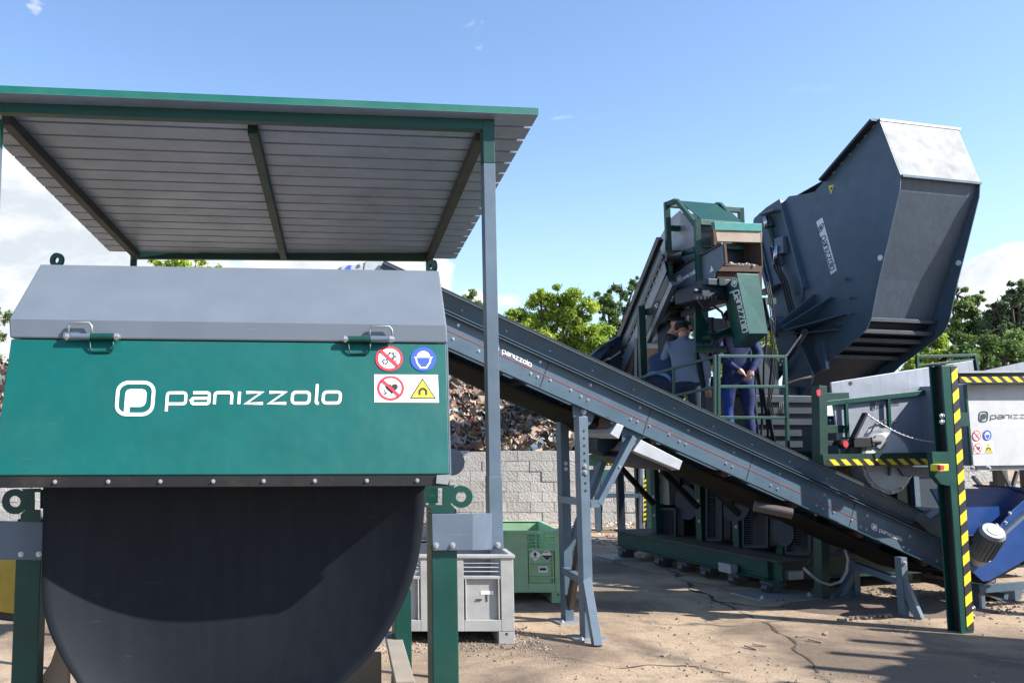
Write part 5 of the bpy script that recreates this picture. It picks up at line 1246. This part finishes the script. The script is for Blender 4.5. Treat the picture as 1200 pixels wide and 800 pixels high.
# striped portal frame near the wall
pf = thing('portal_frame', 'small steel portal frame with a hazard striped top beam in front of the block wall', 'frame', tuple(grd(722, 624)))
gy = grd(722, 624).y; PFp = (V3((0, gy, 0)), V3((0, -1, 0)))
def pb(name, pts, mat, th=.08): mm = MB(); mm.prism([hit(x, y, PFp) for x, y in pts], V3((0, th, 0))); return mm.build(name, mat, pf)
pb('post', ((697.5, 545), (703.5, 545), (704.5, 622.5), (699, 622.5)), CGREY); pb('post', ((750, 545), (753, 545), (754, 623), (750.5, 623)), GREY); pb('post', ((757, 545), (765, 545), (766, 623), (758, 623)), DGREEN)
tbm = pb('top_beam', ((690, 533), (760, 533), (760, 545.5), (690, 545.5)), DGREEN); stripes(PFp, ((702, 540.5), (751, 540.5), (751, 544.5), (702, 544.5)), 12, .5, tbm, eps=.01)
pb('cross_bar', ((704.5, 578), (749.5, 578), (749.5, 583), (704.5, 583)), CGREY); pb('floor_bar', ((690, 621.5), (749, 622.5), (749, 624.5), (690, 624.5)), TAN)
pb('panel', ((691, 550), (697, 550), (697, 566), (691, 566)), DBLUE); pb('panel', ((704, 550), (728, 550), (728, 566.5), (704, 566.5)), paint('teal_sheet', (.04, .13, .15), .5), .02)
mb = MB(); L_ = [(754, 560), (757, 560), (757, 612), (754, 612)]; st_ = MB()
dpf = Dec(PFp, .01); mb.face([dpf.p(*x) for x in L_], 0)
for k in range(9): y = 561 + k * 5.6; mb.face([dpf.p(*x, 2) for x in ((754, y + 1.2), (757, y), (757, y + 2.8), (754, y + 4))], 1)
mb.build('hazard_stripes', [VBLK, VYEL], pf)

# =================================================================== BLOCK WALL
def attr_mat(name, fn): 
    m, nt, b, tc = newmat(name); a = nt.nodes.new('ShaderNodeAttribute'); a.attribute_name = 'tint'; fn(nt, b, tc, a); return m
def wallfn(nt, b, tc, a):
    g = noi(nt, tc, 3.5, 8, .7); g2 = noi(nt, tc, 30, 4)
    c = mixc(nt, a.outputs['Fac'], (.35, .34, .315), (.45, .435, .41)); c = mixc(nt, ramp(nt, g, [(.45, 0), (.75, .55)]), c, (.24, .21, .18)); c = mixc(nt, ramp(nt, g2, [(.55, 0), (.8, .35)]), c, (.2, .18, .16))
    nt.links.new(c, b.inputs['Base Color']); b.inputs['Roughness'].default_value = .9
    bp = nt.nodes.new('ShaderNodeBump'); bp.inputs['Strength'].default_value = .6; bp.inputs['Distance'].default_value = .03; nt.links.new(g2, bp.inputs['Height']); nt.links.new(bp.outputs[0], b.inputs['Normal'])
BLOCKM = attr_mat('concrete_block', wallfn)
m = MB(); YW = 16.25; rnd = random.Random(5); tints = []
for r_ in range(7):
    x = -15 - (r_ % 2) * .22
    while x < 12:
        if not (r_ == 6 and rnd.random() < .12):
            g = rnd.uniform(.002, .005); dy = rnd.uniform(-.008, .008)
            m.bx(x + g, x + .445 - g, YW + dy, YW + .20 + dy, r_ * .19 + .003, r_ * .19 + .188); tints += [rnd.random()] * 6
        x += .447
m.bx(-15, 12, YW + .018, YW + .19, 0, 7 * .19 - .02); tints += [.25] * 6
wl = m.build('block_wall', BLOCKM, None)
at_ = wl.data.attributes.new('tint', 'FLOAT', 'FACE'); at_.data.foreach_set('value', tints)
tag(wl, 'long low wall of pale concrete blocks holding back the waste heap', 'wall')

# =================================================================== WASTE HEAP (uncountable)
rnd = random.Random(11)
def heap(x, y):
    base = 1.7 + 1.35 * math.exp(-((x + 5.5) / 6) ** 2) + .95 * math.exp(-((x - 2.2) / 2.6) ** 2)
    if x > 4.5: base *= max(0, 1 - (x - 4.5) / 6)
    rise = min(1, (y - YW - .2) / 3.2); fall = max(0, min(1, (27 - y) / 4))
    return max(.0, (1.25 + (base - .9) * rise ** .8)) * fall * (1 if x < 6 else max(0, 1 - (x - 6) / 6)) + .28 * noise.noise(V3((x * .8, y * .8, 0))) + .10 * noise.noise(V3((x * 3, y * 3, 5)))
m = MB(); rows = []
for j in range(40):
    y = YW + .21 + j * .27; rows.append([V3((-16 + i * .28, y, heap(-16 + i * .28, y))) for i in range(100)])
m.grid(rows)
def heapfn(nt, b, tc, a):
    nt.links.new(a.outputs['Color'], b.inputs['Base Color']); b.inputs['Roughness'].default_value = .75
SHARD = attr_mat('shredded_waste', heapfn)
PAL = [((.42, .33, .26), 16), ((.22, .16, .12), 12), ((.6, .54, .48), 12), ((.78, .77, .75), 9), ((.30, .16, .10), 8), ((.05, .05, .05), 8), ((.52, .40, .29), 12), ((.12, .25, .42), 2), ((.15, .38, .36), 2), ((.5, .14, .12), .8), ((.5, .28, .3), .6), ((.5, .42, .15), .4), ((.3, .33, .38), 6)]
tot = sum(w for _, w in PAL)
def pick():
    r_ = rnd.random() * tot
    for c, w in PAL:
        r_ -= w
        if r_ <= 0: return c
    return PAL[0][0]
cols = []
for _ in range(len(m.f)): cols.append((.07, .055, .045))
for _ in range(62000):
    x = rnd.uniform(1.2, 8) if rnd.random() < .75 else rnd.uniform(-11, 1.2); y = YW + .25 + rnd.random() ** 1.3 * 6; z = heap(x, y)
    if z < .3: continue
    s_ = rnd.choice((.015, .018, .02, .022, .026, .03, .03, .035, .04, .05, .06, .12)) * rnd.uniform(.6, 1.4)
    n = V3((rnd.gauss(0, 1), rnd.gauss(-.4, 1), rnd.gauss(.6, 1))).normalized(); a_ = n.cross(V3((rnd.random(), rnd.random(), rnd.random()))).normalized() * s_; b_ = n.cross(a_).normalized() * s_ * rnd.uniform(.3, .9)
    c_ = V3((x, y, z + rnd.uniform(-.01, .06))); k = n * s_ * .3
    m.add([c_ - a_ - b_ * .6, c_ + a_ * .8 - b_, c_ + a_ + b_ + k, c_ - a_ * .7 + b_], [(0, 1, 2, 3)]); cols.append(pick())
hp_o = m.build('waste_heap', SHARD, None, nocalc=True)
at_ = hp_o.data.attributes.new('tint', 'FLOAT_COLOR', 'FACE'); at_.data.foreach_set('color', [q for c in cols for q2 in (rnd.uniform(.5, 1.2),) for q in (*[min(1, (v * .8 + .2 * (c[0] * .45 + c[1] * .4 + c[2] * .15)) * q2 * .8 * w3) for v, w3 in zip(c, (1.02, .88, .76))], 1)])
tag(hp_o, 'big heap of shredded metal and plastic waste behind the block wall', 'waste heap', kind='stuff')

# =================================================================== GROUND
def groundmat():
    m, nt, b, tc = newmat('dusty_yard_ground')
    g1 = noi(nt, tc, .55, 8, .62, .4); g2 = noi(nt, tc, 3.5, 10, .75); g3 = noi(nt, tc, 60, 5, .7); g4 = noi(nt, tc, 9, 6, .7)
    c = mixc(nt, ramp(nt, g1, [(.40, 0), (.56, 1)]), (.15, .108, .076), (.41, .305, .205))
    c = mixc(nt, ramp(nt, g2, [(.50, 0), (.68, .6)]), c, (.12, .09, .07))
    c = mixc(nt, ramp(nt, g4, [(.60, 0), (.74, .5)]), c, (.42, .33, .24))
    c = mixc(nt, ramp(nt, g3, [(.5, 0), (.75, .55)]), c, (.13, .105, .085))
    v = nt.nodes.new('ShaderNodeTexVoronoi'); v.feature = 'DISTANCE_TO_EDGE'; v.inputs['Scale'].default_value = .42
    mx = nt.nodes.new('ShaderNodeVectorMath'); mx.operation = 'MULTIPLY_ADD'
    nn = nt.nodes.new('ShaderNodeTexNoise'); nn.inputs['Scale'].default_value = 1.4; nn.inputs['Detail'].default_value = 6; nt.links.new(tc, nn.inputs[0])
    nt.links.new(nn.outputs['Color'], mx.inputs[0]); mx.inputs[1].default_value = (1.3, 1.3, 0); nt.links.new(tc, mx.inputs[2]); nt.links.new(mx.outputs[0], v.inputs['Vector'])
    crack = ramp(nt, v.outputs['Distance'], [(.0, .8), (.012, .45), (.03, 0)])
    mk = nt.nodes.new('ShaderNodeMath'); mk.operation = 'MULTIPLY'; nt.links.new(crack, mk.inputs[0]); nt.links.new(ramp(nt, noi(nt, tc, .8, 3), [(.45, 0), (.6, 1)]), mk.inputs[1])
    c = mixc(nt, mk.outputs[0], c, (.045, .036, .03))
    nt.links.new(c, b.inputs['Base Color']); b.inputs['Roughness'].default_value = .88
    ad = nt.nodes.new('ShaderNodeMath'); ad.operation = 'MULTIPLY_ADD'; nt.links.new(g3, ad.inputs[0]); ad.inputs[1].default_value = .35; nt.links.new(g2, ad.inputs[2])
    bp = nt.nodes.new('ShaderNodeBump'); bp.inputs['Strength'].default_value = .7; bp.inputs['Distance'].default_value = .04; nt.links.new(ad.outputs[0], bp.inputs['Height']); nt.links.new(bp.outputs[0], b.inputs['Normal'])
    return m
m = MB(); rows = []
xs = [-400, -120, -40] + [-14 + i * .5 for i in range(61)] + [40, 120, 400]; ys = [-60, -10] + [1 + i * .5 for i in range(36)] + [24, 40, 90, 500]
for y in ys: rows.append([V3((x, y, 0)) for x in xs])
m.grid(rows); gr = m.build('ground', groundmat(), None); tag(gr, kind='structure')
# loose stones and scraps
rnd = random.Random(21); m = MB(); cols = []
def stone(x, y, s_, col):
    vs = [V3((rnd.uniform(.6, 1) * dx, rnd.uniform(.6, 1) * dy, rnd.uniform(.5, 1) * dz)) * s_ for dx, dy, dz in ((1, 0, 0), (0, 1, 0), (-1, 0, 0), (0, -1, 0), (0, 0, .8))]
    m.add([V3((x, y, .002)) + v for v in vs], [(0, 1, 4), (1, 2, 4), (2, 3, 4), (3, 0, 4)]); cols.extend([col] * 4)
SC = [(.35, .29, .23), (.22, .18, .15), (.5, .45, .4), (.12, .10, .09), (.6, .58, .55)]
for _ in range(1100): stone(cw.x - rnd.uniform(-.25, 1.3), cw.y + rnd.gauss(.1, .26), rnd.uniform(.005, .018), rnd.choice(((.2, .16, .125), (.13, .10, .08), (.30, .25, .2), (.08, .065, .055))))
for _ in range(2600): stone(rnd.uniform(-9, 10), YW - .1 - rnd.random() ** 2 * 3.0, rnd.uniform(.012, .05), rnd.choice(SC))
for _ in range(5200):
    y = rnd.uniform(5, 14); x = rnd.uniform(.0, .8) * y
    if noise.noise(V3((x * .9, y * .9, 4))) + .35 * noise.noise(V3((x * 4, y * 4, 9))) < .12: continue
    stone(x, y, rnd.choice((.004, .005, .007, .010, .016)), rnd.choice(((.2, .16, .125), (.13, .10, .08), (.28, .23, .18), (.08, .065, .055), (.34, .30, .26))))
for _ in range(700): stone(rnd.gauss(6.1, .8), rnd.gauss(8.9, .45), rnd.uniform(.01, .03), SC[3])
st_o = m.build('loose_rubble', attr_mat('rubble', heapfn), None, nocalc=True); at_ = st_o.data.attributes.new('tint', 'FLOAT_COLOR', 'FACE'); at_.data.foreach_set('color', [q for c in cols for q in (*c, 1)])
tag(st_o, 'small stones and crumbs of rubble lying across the yard', 'rubble', kind='stuff')
# long dark cracks and seams filled with dirt
def crack(pts, w, seed):
    rc_ = random.Random(seed); P = [grd(*p) for p in pts]; fine = []
    for a, b in zip(P, P[1:]):
        n_ = max(3, int((b - a).length / .05))
        for k in range(n_): fine.append(a.lerp(b, k / n_))
    fine = [p + V3((noise.noise(p * 3.1) * .09 + noise.noise(p * 14) * .02, noise.noise(p * 3.3 + V3((9, 0, 0))) * .09, 0)) for p in fine]
    mb = MB(); L_, R_ = [], []
    for i, p in enumerate(fine):
        d = (fine[min(i + 1, len(fine) - 1)] - fine[max(0, i - 1)]).normalized(); s_ = V3((-d.y, d.x, 0)); ww = w * .75 * max(.08, .55 + 1.3 * noise.noise(p * 5 + V3((seed, 0, 0))))
        L_.append(V3((p.x, p.y, .004)) + s_ * ww); R_.append(V3((p.x, p.y, .004)) - s_ * ww)
    mb.grid([L_, R_]); o = mb.build('ground_crack', CRK, None); tag(o, kind='structure')
CRK = paint('crack_dirt', (.085, .065, .048), .95, dirt=.5, bump=0)
crack([(752, 641), (772, 655), (790, 672), (812, 690), (842, 704), (868, 716)], .045, 1)
crack([(868, 716), (905, 735), (925, 752), (960, 790)], .018, 2)
crack([(700, 652), (760, 671), (830, 676), (900, 669), (960, 672)], .02, 3)
crack([(842, 704), (900, 712), (960, 708), (1010, 716)], .022, 4)
crack([(640, 770), (720, 781), (800, 779), (870, 790)], .016, 5)
# dirt mound by the right supports
m = MB(); rows = []; gm = grd(1040, 712)
for j in range(24):
    row = []
    for i in range(50):
        x = (i / 49 - .5) * 2; y = (j / 23 - .5) * 2; r_ = min(1, math.hypot(x, y))
        row.append(V3((gm.x + x * 1.1, gm.y + y * .5, .085 * max(0, 1 - r_ ** 2) ** 1.2 * (1 + .4 * noise.noise(V3((x * 3, y * 3, 1)))) + .012 * noise.noise(V3((x * 14, y * 9, 2))) * (1 - r_) - .01)))
    rows.append(row)
m.grid(rows); mo = m.build('dirt_mound', paint('loose_dirt', (.17, .125, .10), .95, dirt=.5, dcol=(.09, .07, .06), bump=.03), None, smooth=True); tag(mo, kind='structure')
m = MB()
for k in range(26):
    px, py = 985 + k * 3.4 + rnd.uniform(-1.5, 1.5), 728 - k * .38 + rnd.uniform(-1.2, 1.2); g_ = grd(px, py); a = rnd.uniform(0, 3)
    m.box(g_ + Z * .015, V3((math.cos(a), math.sin(a), 0)) * rnd.uniform(.01, .035), V3((-math.sin(a), math.cos(a), 0)) * .012, Z * .01)
for px, py in ((940, 746), (968, 743), (955, 752), (890, 757), (780, 768), (880, 760)):
    g_ = grd(px, py); a = rnd.uniform(0, 3); m.box(g_ + Z * .012, V3((math.cos(a), math.sin(a), .1)) * .05, V3((-math.sin(a), math.cos(a), 0)) * .01, Z * .005)
sc = m.build('scattered_scraps', CREAM, None); tag(sc, 'thin line of pale paper and metal scraps on the ground', 'scraps', kind='stuff')

# =================================================================== CONTAINER added out of view on the right to cast shade on the yard
kc = V3((6.3, 3.4, 0)); kx = V3((.707, .707, 0)); ky = V3((.707, -.707, 0))
kt = thing('shade_container', 'tall dark green ribbed container added out of view to shade the yard', 'container', tuple(kc))
def KB(mb, x0, x1, y0, y1, z0, z1): mb.box(kc + kx * ((x0 + x1) / 2) + ky * ((y0 + y1) / 2) + Z * ((z0 + z1) / 2), kx * ((x1 - x0) / 2), ky * ((y1 - y0) / 2), Z * ((z1 - z0) / 2))
m = MB(); KB(m, 0, 3.6, 0, 2.2, .2, 3.05); m.build('container_body', DGREEN, kt, bevel=.01)
rnd = random.Random(77); m = MB()  # lumps added on top to make the cast shade irregular
for k in range(90):
    x_, y_ = rnd.uniform(.1, 3.5), rnd.uniform(.1, 2.1); h_ = rnd.uniform(.05, .42) * (1 - abs(x_ - 1.6) / 3.4); c_ = kc + kx * x_ + ky * y_ + Z * (3.05 + h_ * .5)
    a_ = V3((rnd.gauss(0, 1), rnd.gauss(0, 1), rnd.gauss(0, .4))).normalized(); b_ = a_.cross(Z).normalized(); m.box(c_, a_ * rnd.uniform(.06, .3), b_ * rnd.uniform(.04, .2), a_.cross(b_) * rnd.uniform(.02, .2))
m.build('shade_lumps', WORN, kt)
m = MB()
for k in range(7): KB(m, .1 + k * .56, .2 + k * .56, -.06, -.001, .2, 3.4)
m.build('rib', GREEN, kt)
for x0 in (.1, 3.3):
    m = MB(); KB(m, x0, x0 + .2, .1, 2.1, 0, .199); m.build('skid', BLACK, kt)

# =================================================================== TREES
def leafmat(name, c1, c2, c3):
    m, nt, b, tc = newmat(name); a = nt.nodes.new('ShaderNodeAttribute'); a.attribute_name = 'tint'
    c = ramp(nt, a.outputs['Fac'], [(0, c1), (.55, c2), (1, c3)]); nt.links.new(c, b.inputs['Base Color']); b.inputs['Roughness'].default_value = .55
    tr = nt.nodes.new('ShaderNodeBsdfTranslucent'); nt.links.new(c, tr.inputs[0]); mx = nt.nodes.new('ShaderNodeMixShader'); mx.inputs[0].default_value = .38
    nt.links.new(b.outputs[0], mx.inputs[1]); nt.links.new(tr.outputs[0], mx.inputs[2]); nt.links.new(mx.outputs[0], nt.nodes['Material Output'].inputs[0]); return m
LY = leafmat('yellow_green_leaves', (.11, .18, .02), (.32, .44, .055), (.60, .66, .13))
LG = leafmat('green_leaves', (.05, .10, .025), (.13, .22, .055), (.30, .40, .11))
LD = leafmat('dark_leaves', (.04, .075, .035), (.10, .16, .07), (.24, .30, .14))
BARK = paint('bark', (.09, .07, .05), .9, dirt=.4)
def tree(name, label, base, lobes, mat, n, size, seed, spread=.30, clump=1.0):
    """lobes: (x, z, r) in metres relative to the base, a crown made of leaf clumps on limbs"""
    rd = random.Random(seed); base = V3(base)
    t = thing(name, label, 'tree' if name != 'shrub' else 'shrub', tuple(base), 'trees behind the yard')
    m = MB(); zc = min(z - r for _, z, r in lobes); h = max(z for _, z, _ in lobes)
    trunk_top = V3((base.x + sum(l[0] for l in lobes) / len(lobes) * .5, base.y, max(1.2, zc + .3)))
    pts = [base, base.lerp(trunk_top, .5) + V3((rd.uniform(-.1, .1), 0, 0)), trunk_top]
    for a, b, ra, rb in ((pts[0], pts[1], .2, .16), (pts[1], pts[2], .16, .12)): m.cyl(a, b, ra, 8, r2=rb)
    cl = []
    for lx, lz, lr in lobes:
        c = V3((base.x + lx, base.y + rd.uniform(-.5, .5) * lr, lz)); m.cyl(trunk_top, c, .07, 6, r2=.025)
        k = max(9, int(34 * lr * lr * clump))
        for _ in range(k):
            d = V3((rd.gauss(0, 1), rd.gauss(0, 1), rd.gauss(0, 1))).normalized(); q = c + d * lr * rd.uniform(.35, 1.0)
            cl.append((q, lr * spread * rd.uniform(.35, 1.0), rd.random())); m.cyl(c, q, .022, 4, r2=.008)
    m.build('trunk', BARK, t)
    m = MB(); tint = []
    W_ = sum(c[1] ** 2 for c in cl)
    for q, r_, tn in cl:
        for _ in range(int(n * r_ * r_ / W_)):
            p = q + V3((rd.gauss(0, .5), rd.gauss(0, .5), rd.gauss(0, .42))) * r_
            nn = V3((rd.gauss(0, 1), rd.gauss(0, 1), rd.gauss(.5, 1))).normalized(); a_ = nn.cross(V3((rd.random() - .5, rd.random() - .5, rd.random() - .5))).normalized(); b_ = nn.cross(a_)
            s_ = size * rd.uniform(.6, 1.3)
            m.add([p - a_ * s_, p - b_ * s_ * .45, p + a_ * s_, p + b_ * s_ * .45], [(0, 1, 2, 3)]); tint.append(min(1, max(0, tn * .6 + rd.random() * .4)))
    o = m.build('crown', mat, t, nocalc=True); aa = o.data.attributes.new('tint', 'FLOAT', 'FACE'); aa.data.foreach_set('value', tint); return t
def lob(px, py, rp, Y, bx):
    p = at(px, py, Y); return (p.x - bx, p.z, rp * Y / 1000)
def mk(name, label, Y, basepx, lobes_px, mat, n, size, seed, **kw):
    b = at(basepx, 500, Y); return tree(name, label, (b.x, Y, 0), [lob(x, y, r, Y, b.x) for x, y, r in lobes_px], mat, n, size, seed, **kw)
mk('broadleaf_tree', 'bright yellow-green tree rising above the long conveyor, left of the steep conveyor', 25, 640, [(618, 378, 26), (640, 360, 22), (655, 352, 19), (668, 372, 26), (645, 392, 34), (605, 392, 20), (690, 400, 26), (672, 344, 9), (632, 350, 12), (620, 420, 30), (665, 425, 34), (700, 430, 28), (600, 372, 12)], LY, 97537, 0.053, 1, spread=.34)
mk('broadleaf_tree', 'slender darker green tree right behind the yellow-green one', 31, 715, [(712, 350, 15), (728, 342, 13), (742, 335, 12), (705, 365, 14), (725, 370, 20), (745, 362, 18), (735, 395, 22), (712, 392, 20)], LG, 29750, 0.053, 2, spread=.36)
mk('broadleaf_tree', 'thin wispy treetop just above the upper end of the long conveyor', 34, 552, [(545, 352, 7), (553, 346, 7), (560, 358, 8), (550, 366, 10)], LG, 3825, 0.056, 3, spread=.5)
mk('broadleaf_tree', 'sunlit tree whose leafy top shows between the canopy roof and the machine hood', 30, 215, [(185, 316, 15), (205, 312, 14), (228, 316, 15), (250, 321, 14), (262, 326, 14), (215, 335, 26), (180, 340, 22), (250, 345, 24)], LY, 40162, 0.059, 4, spread=.4)
mk('broadleaf_tree', 'dull green tree cut off by the left edge of the picture', 28, -12, [(-8, 372, 18), (-14, 395, 22), (-30, 360, 26), (-20, 418, 26), (0, 392, 9)], LG, 19125, 0.056, 5, spread=.4)
mk('broadleaf_tree', 'loose dark tree with sky showing through, beside the hopper', 27, 1130, [(1125, 345, 15), (1112, 362, 15), (1140, 362, 18), (1120, 382, 20), (1150, 388, 20), (1135, 402, 22), (1105, 392, 14), (1150, 350, 9)], LG, 31875, 0.050, 6, spread=.32, clump=1.3)
mk('broadleaf_tree', 'tall dark tree at the right edge below the white cloud', 25, 1200, [(1192, 335, 15), (1205, 352, 22), (1180, 352, 13), (1190, 378, 24), (1170, 385, 16), (1215, 385, 28), (1180, 405, 24), (1165, 362, 10)], LD, 36125, 0.050, 7, spread=.34, clump=1.2)
mk('shrub', 'yellow-leaved bush just right of the bottom of the hopper', 22, 1085, [(1078, 410, 15), (1094, 404, 17), (1104, 418, 16), (1070, 424, 15), (1090, 430, 18)], LY, 25818, 0.044, 8, spread=.4)
mk('shrub', 'dark green bush under the trees at the right edge', 21, 1165, [(1130, 418, 17), (1150, 410, 19), (1175, 420, 20), (1200, 415, 22), (1225, 420, 22), (1160, 436, 20), (1120, 432, 14)], LG, 27625, 0.047, 9, spread=.42)
mk('broadleaf_tree', 'green tree glimpsed through the openings of the mill tower', 29, 850, [(835, 400, 22), (860, 390, 24), (890, 410, 26), (815, 415, 20), (850, 425, 30), (905, 390, 18)], LY, 31556, 0.056, 10, spread=.42)
mk('shrub', 'low green bush behind the heap between the two conveyors', 29, 760, [(750, 430, 22), (775, 440, 22), (725, 450, 25), (800, 445, 24)], LG, 14875, 0.053, 12, spread=.42)

# =================================================================== SKY, SUN, CAMERA
SUN_AZ, SUN_EL = 68, 37          # azimuth from straight behind the camera towards the right
sv_ = V3((math.sin(R(SUN_AZ)) * math.cos(R(SUN_EL)), -math.cos(R(SUN_AZ)) * math.cos(R(SUN_EL)), math.sin(R(SUN_EL))))
ld = bpy.data.lights.new('sun', 'SUN'); ld.energy = 5.0; ld.angle = R(.53); ld.color = (1, .95, .88)
lo = bpy.data.objects.new('sun', ld); C.objects.link(lo); lo.rotation_euler = sv_.to_track_quat('Z', 'Y').to_euler(); lo.location = (20, -10, 20)
w = bpy.data.worlds.new('World'); bpy.context.scene.world = w; w.use_nodes = True; nt = w.node_tree
bg = nt.nodes['Background']; sky = nt.nodes.new('ShaderNodeTexSky'); sky.sky_type = 'NISHITA'; sky.sun_disc = False
sky.sun_elevation = R(SUN_EL); sky.sun_rotation = R(180 - SUN_AZ); sky.air_density = 1.0; sky.dust_density = .6; sky.ozone_density = 1.6; sky.altitude = 200
tc = nt.nodes.new('ShaderNodeTexCoord').outputs['Generated']
def math_(op, a, b=None, c=None, clamp=False):
    n = nt.nodes.new('ShaderNodeMath'); n.operation = op; n.use_clamp = clamp
    for i, x in enumerate((a, b, c)):
        if x is None: continue
        if isinstance(x, bpy.types.NodeSocket): nt.links.new(x, n.inputs[i])
        else: n.inputs[i].default_value = x
    return n.outputs[0]
def blob(px, py, rad, gain):
    d = ray(px, py).normalized(); n = nt.nodes.new('ShaderNodeVectorMath'); n.operation = 'DOT_PRODUCT'; nt.links.new(tc, n.inputs[0]); n.inputs[1].default_value = d
    c0 = math.cos(R(rad)); mr = nt.nodes.new('ShaderNodeMapRange'); mr.interpolation_type = 'SMOOTHSTEP'; nt.links.new(n.outputs['Value'], mr.inputs[0]); mr.inputs[1].default_value = c0; mr.inputs[2].default_value = 1.0; mr.inputs[3].default_value = 0; mr.inputs[4].default_value = gain
    return mr.outputs[0]
acc = None
for args in ((-30, 330, 10, 1.0), (80, 330, 8.5, .9), (-110, 300, 9, .8), (30, 250, 4.5, .6), (300, 322, 9, .5), (420, 316, 7, .55), (1195, 345, 3.4, .85), (1155, 350, 2.8, .8), (1255, 365, 5.5, .8), (515, 345, 7, .35), (-500, 330, 18, .7)):
    b_ = blob(*args); acc = b_ if acc is None else math_('ADD', acc, b_)
mp = nt.nodes.new('ShaderNodeMapping'); mp.inputs['Scale'].default_value = (1, 1, 1.7); nt.links.new(tc, mp.inputs[0])
n1 = nt.nodes.new('ShaderNodeTexNoise'); nt.links.new(mp.outputs[0], n1.inputs[0]); n1.inputs['Scale'].default_value = 10; n1.inputs['Detail'].default_value = 9; n1.inputs['Roughness'].default_value = .56; n1.inputs['Distortion'].default_value = .25
dens = math_('ADD', math_('MULTIPLY', math_('SUBTRACT', n1.outputs['Fac'], .5), 1.9), math_('SUBTRACT', math_('MINIMUM', acc, 1.0), .36))
mr = nt.nodes.new('ShaderNodeMapRange'); mr.interpolation_type = 'SMOOTHSTEP'; nt.links.new(dens, mr.inputs[0]); mr.inputs[1].default_value = -.02; mr.inputs[2].default_value = .22; cover = mr.outputs[0]
# thin wisps and a soft haze low over the horizon
mp2 = nt.nodes.new('ShaderNodeMapping'); mp2.inputs['Scale'].default_value = (1, 1, 4.5); mp2.inputs['Rotation'].default_value = (0, .1, .3); nt.links.new(tc, mp2.inputs[0])
n2 = nt.nodes.new('ShaderNodeTexNoise'); nt.links.new(mp2.outputs[0], n2.inputs[0]); n2.inputs['Scale'].default_value = 9; n2.inputs['Detail'].default_value = 8; n2.inputs['Roughness'].default_value = .6
mr2 = nt.nodes.new('ShaderNodeMapRange'); mr2.interpolation_type = 'SMOOTHSTEP'; nt.links.new(n2.outputs['Fac'], mr2.inputs[0]); mr2.inputs[1].default_value = .60; mr2.inputs[2].default_value = .74; mr2.inputs[4].default_value = .55
wisp = math_('MULTIPLY', mr2.outputs[0], math_('ADD', blob(622, 195, 6, 1.0), blob(1000, 120, 9, .25)))
sp_ = nt.nodes.new('ShaderNodeSeparateXYZ'); nt.links.new(tc, sp_.inputs[0])
hz_ = nt.nodes.new('ShaderNodeMapRange'); nt.links.new(sp_.outputs['Z'], hz_.inputs[0]); hz_.inputs[1].default_value = 0; hz_.inputs[2].default_value = .34; hz_.inputs[3].default_value = .42; hz_.inputs[4].default_value = 0; hz_.interpolation_type = 'SMOOTHSTEP'
shade = nt.nodes.new('ShaderNodeMapRange'); nt.links.new(n1.outputs['Fac'], shade.inputs[0]); shade.inputs[1].default_value = .38; shade.inputs[2].default_value = .56
HZC = (3.1, 4.0, 5.4)
c = mixc(nt, 1.0, sky.outputs[0], (.94, .99, 1.06), 'MULTIPLY')
c = mixc(nt, hz_.outputs[0], c, HZC)
c = mixc(nt, wisp, c, (4.2, 4.6, 5.0))
cc_ = mixc(nt, shade.outputs[0], (3.0, 3.25, 3.55), (4.5, 4.55, 4.6))
c = mixc(nt, cover, c, cc_)
nt.links.new(c, bg.inputs[0]); bg.inputs[1].default_value = .12
cam = bpy.data.cameras.new('camera'); co = bpy.data.objects.new('camera', cam); C.objects.link(co)
co.location = EYE; co.rotation_euler = (math.pi / 2 + PITCH, 0, 0); cam.sensor_width = 36; cam.lens = 30; cam.shift_x = 200 / 1200; cam.clip_end = 2000; cam.clip_start = .05
sc_ = bpy.context.scene; sc_.camera = co
sc_.view_settings.view_transform = 'Standard'; sc_.view_settings.look = 'None'; sc_.view_settings.exposure = 1.12; sc_.view_settings.gamma = 1; sc_.view_settings.use_curve_mapping = False
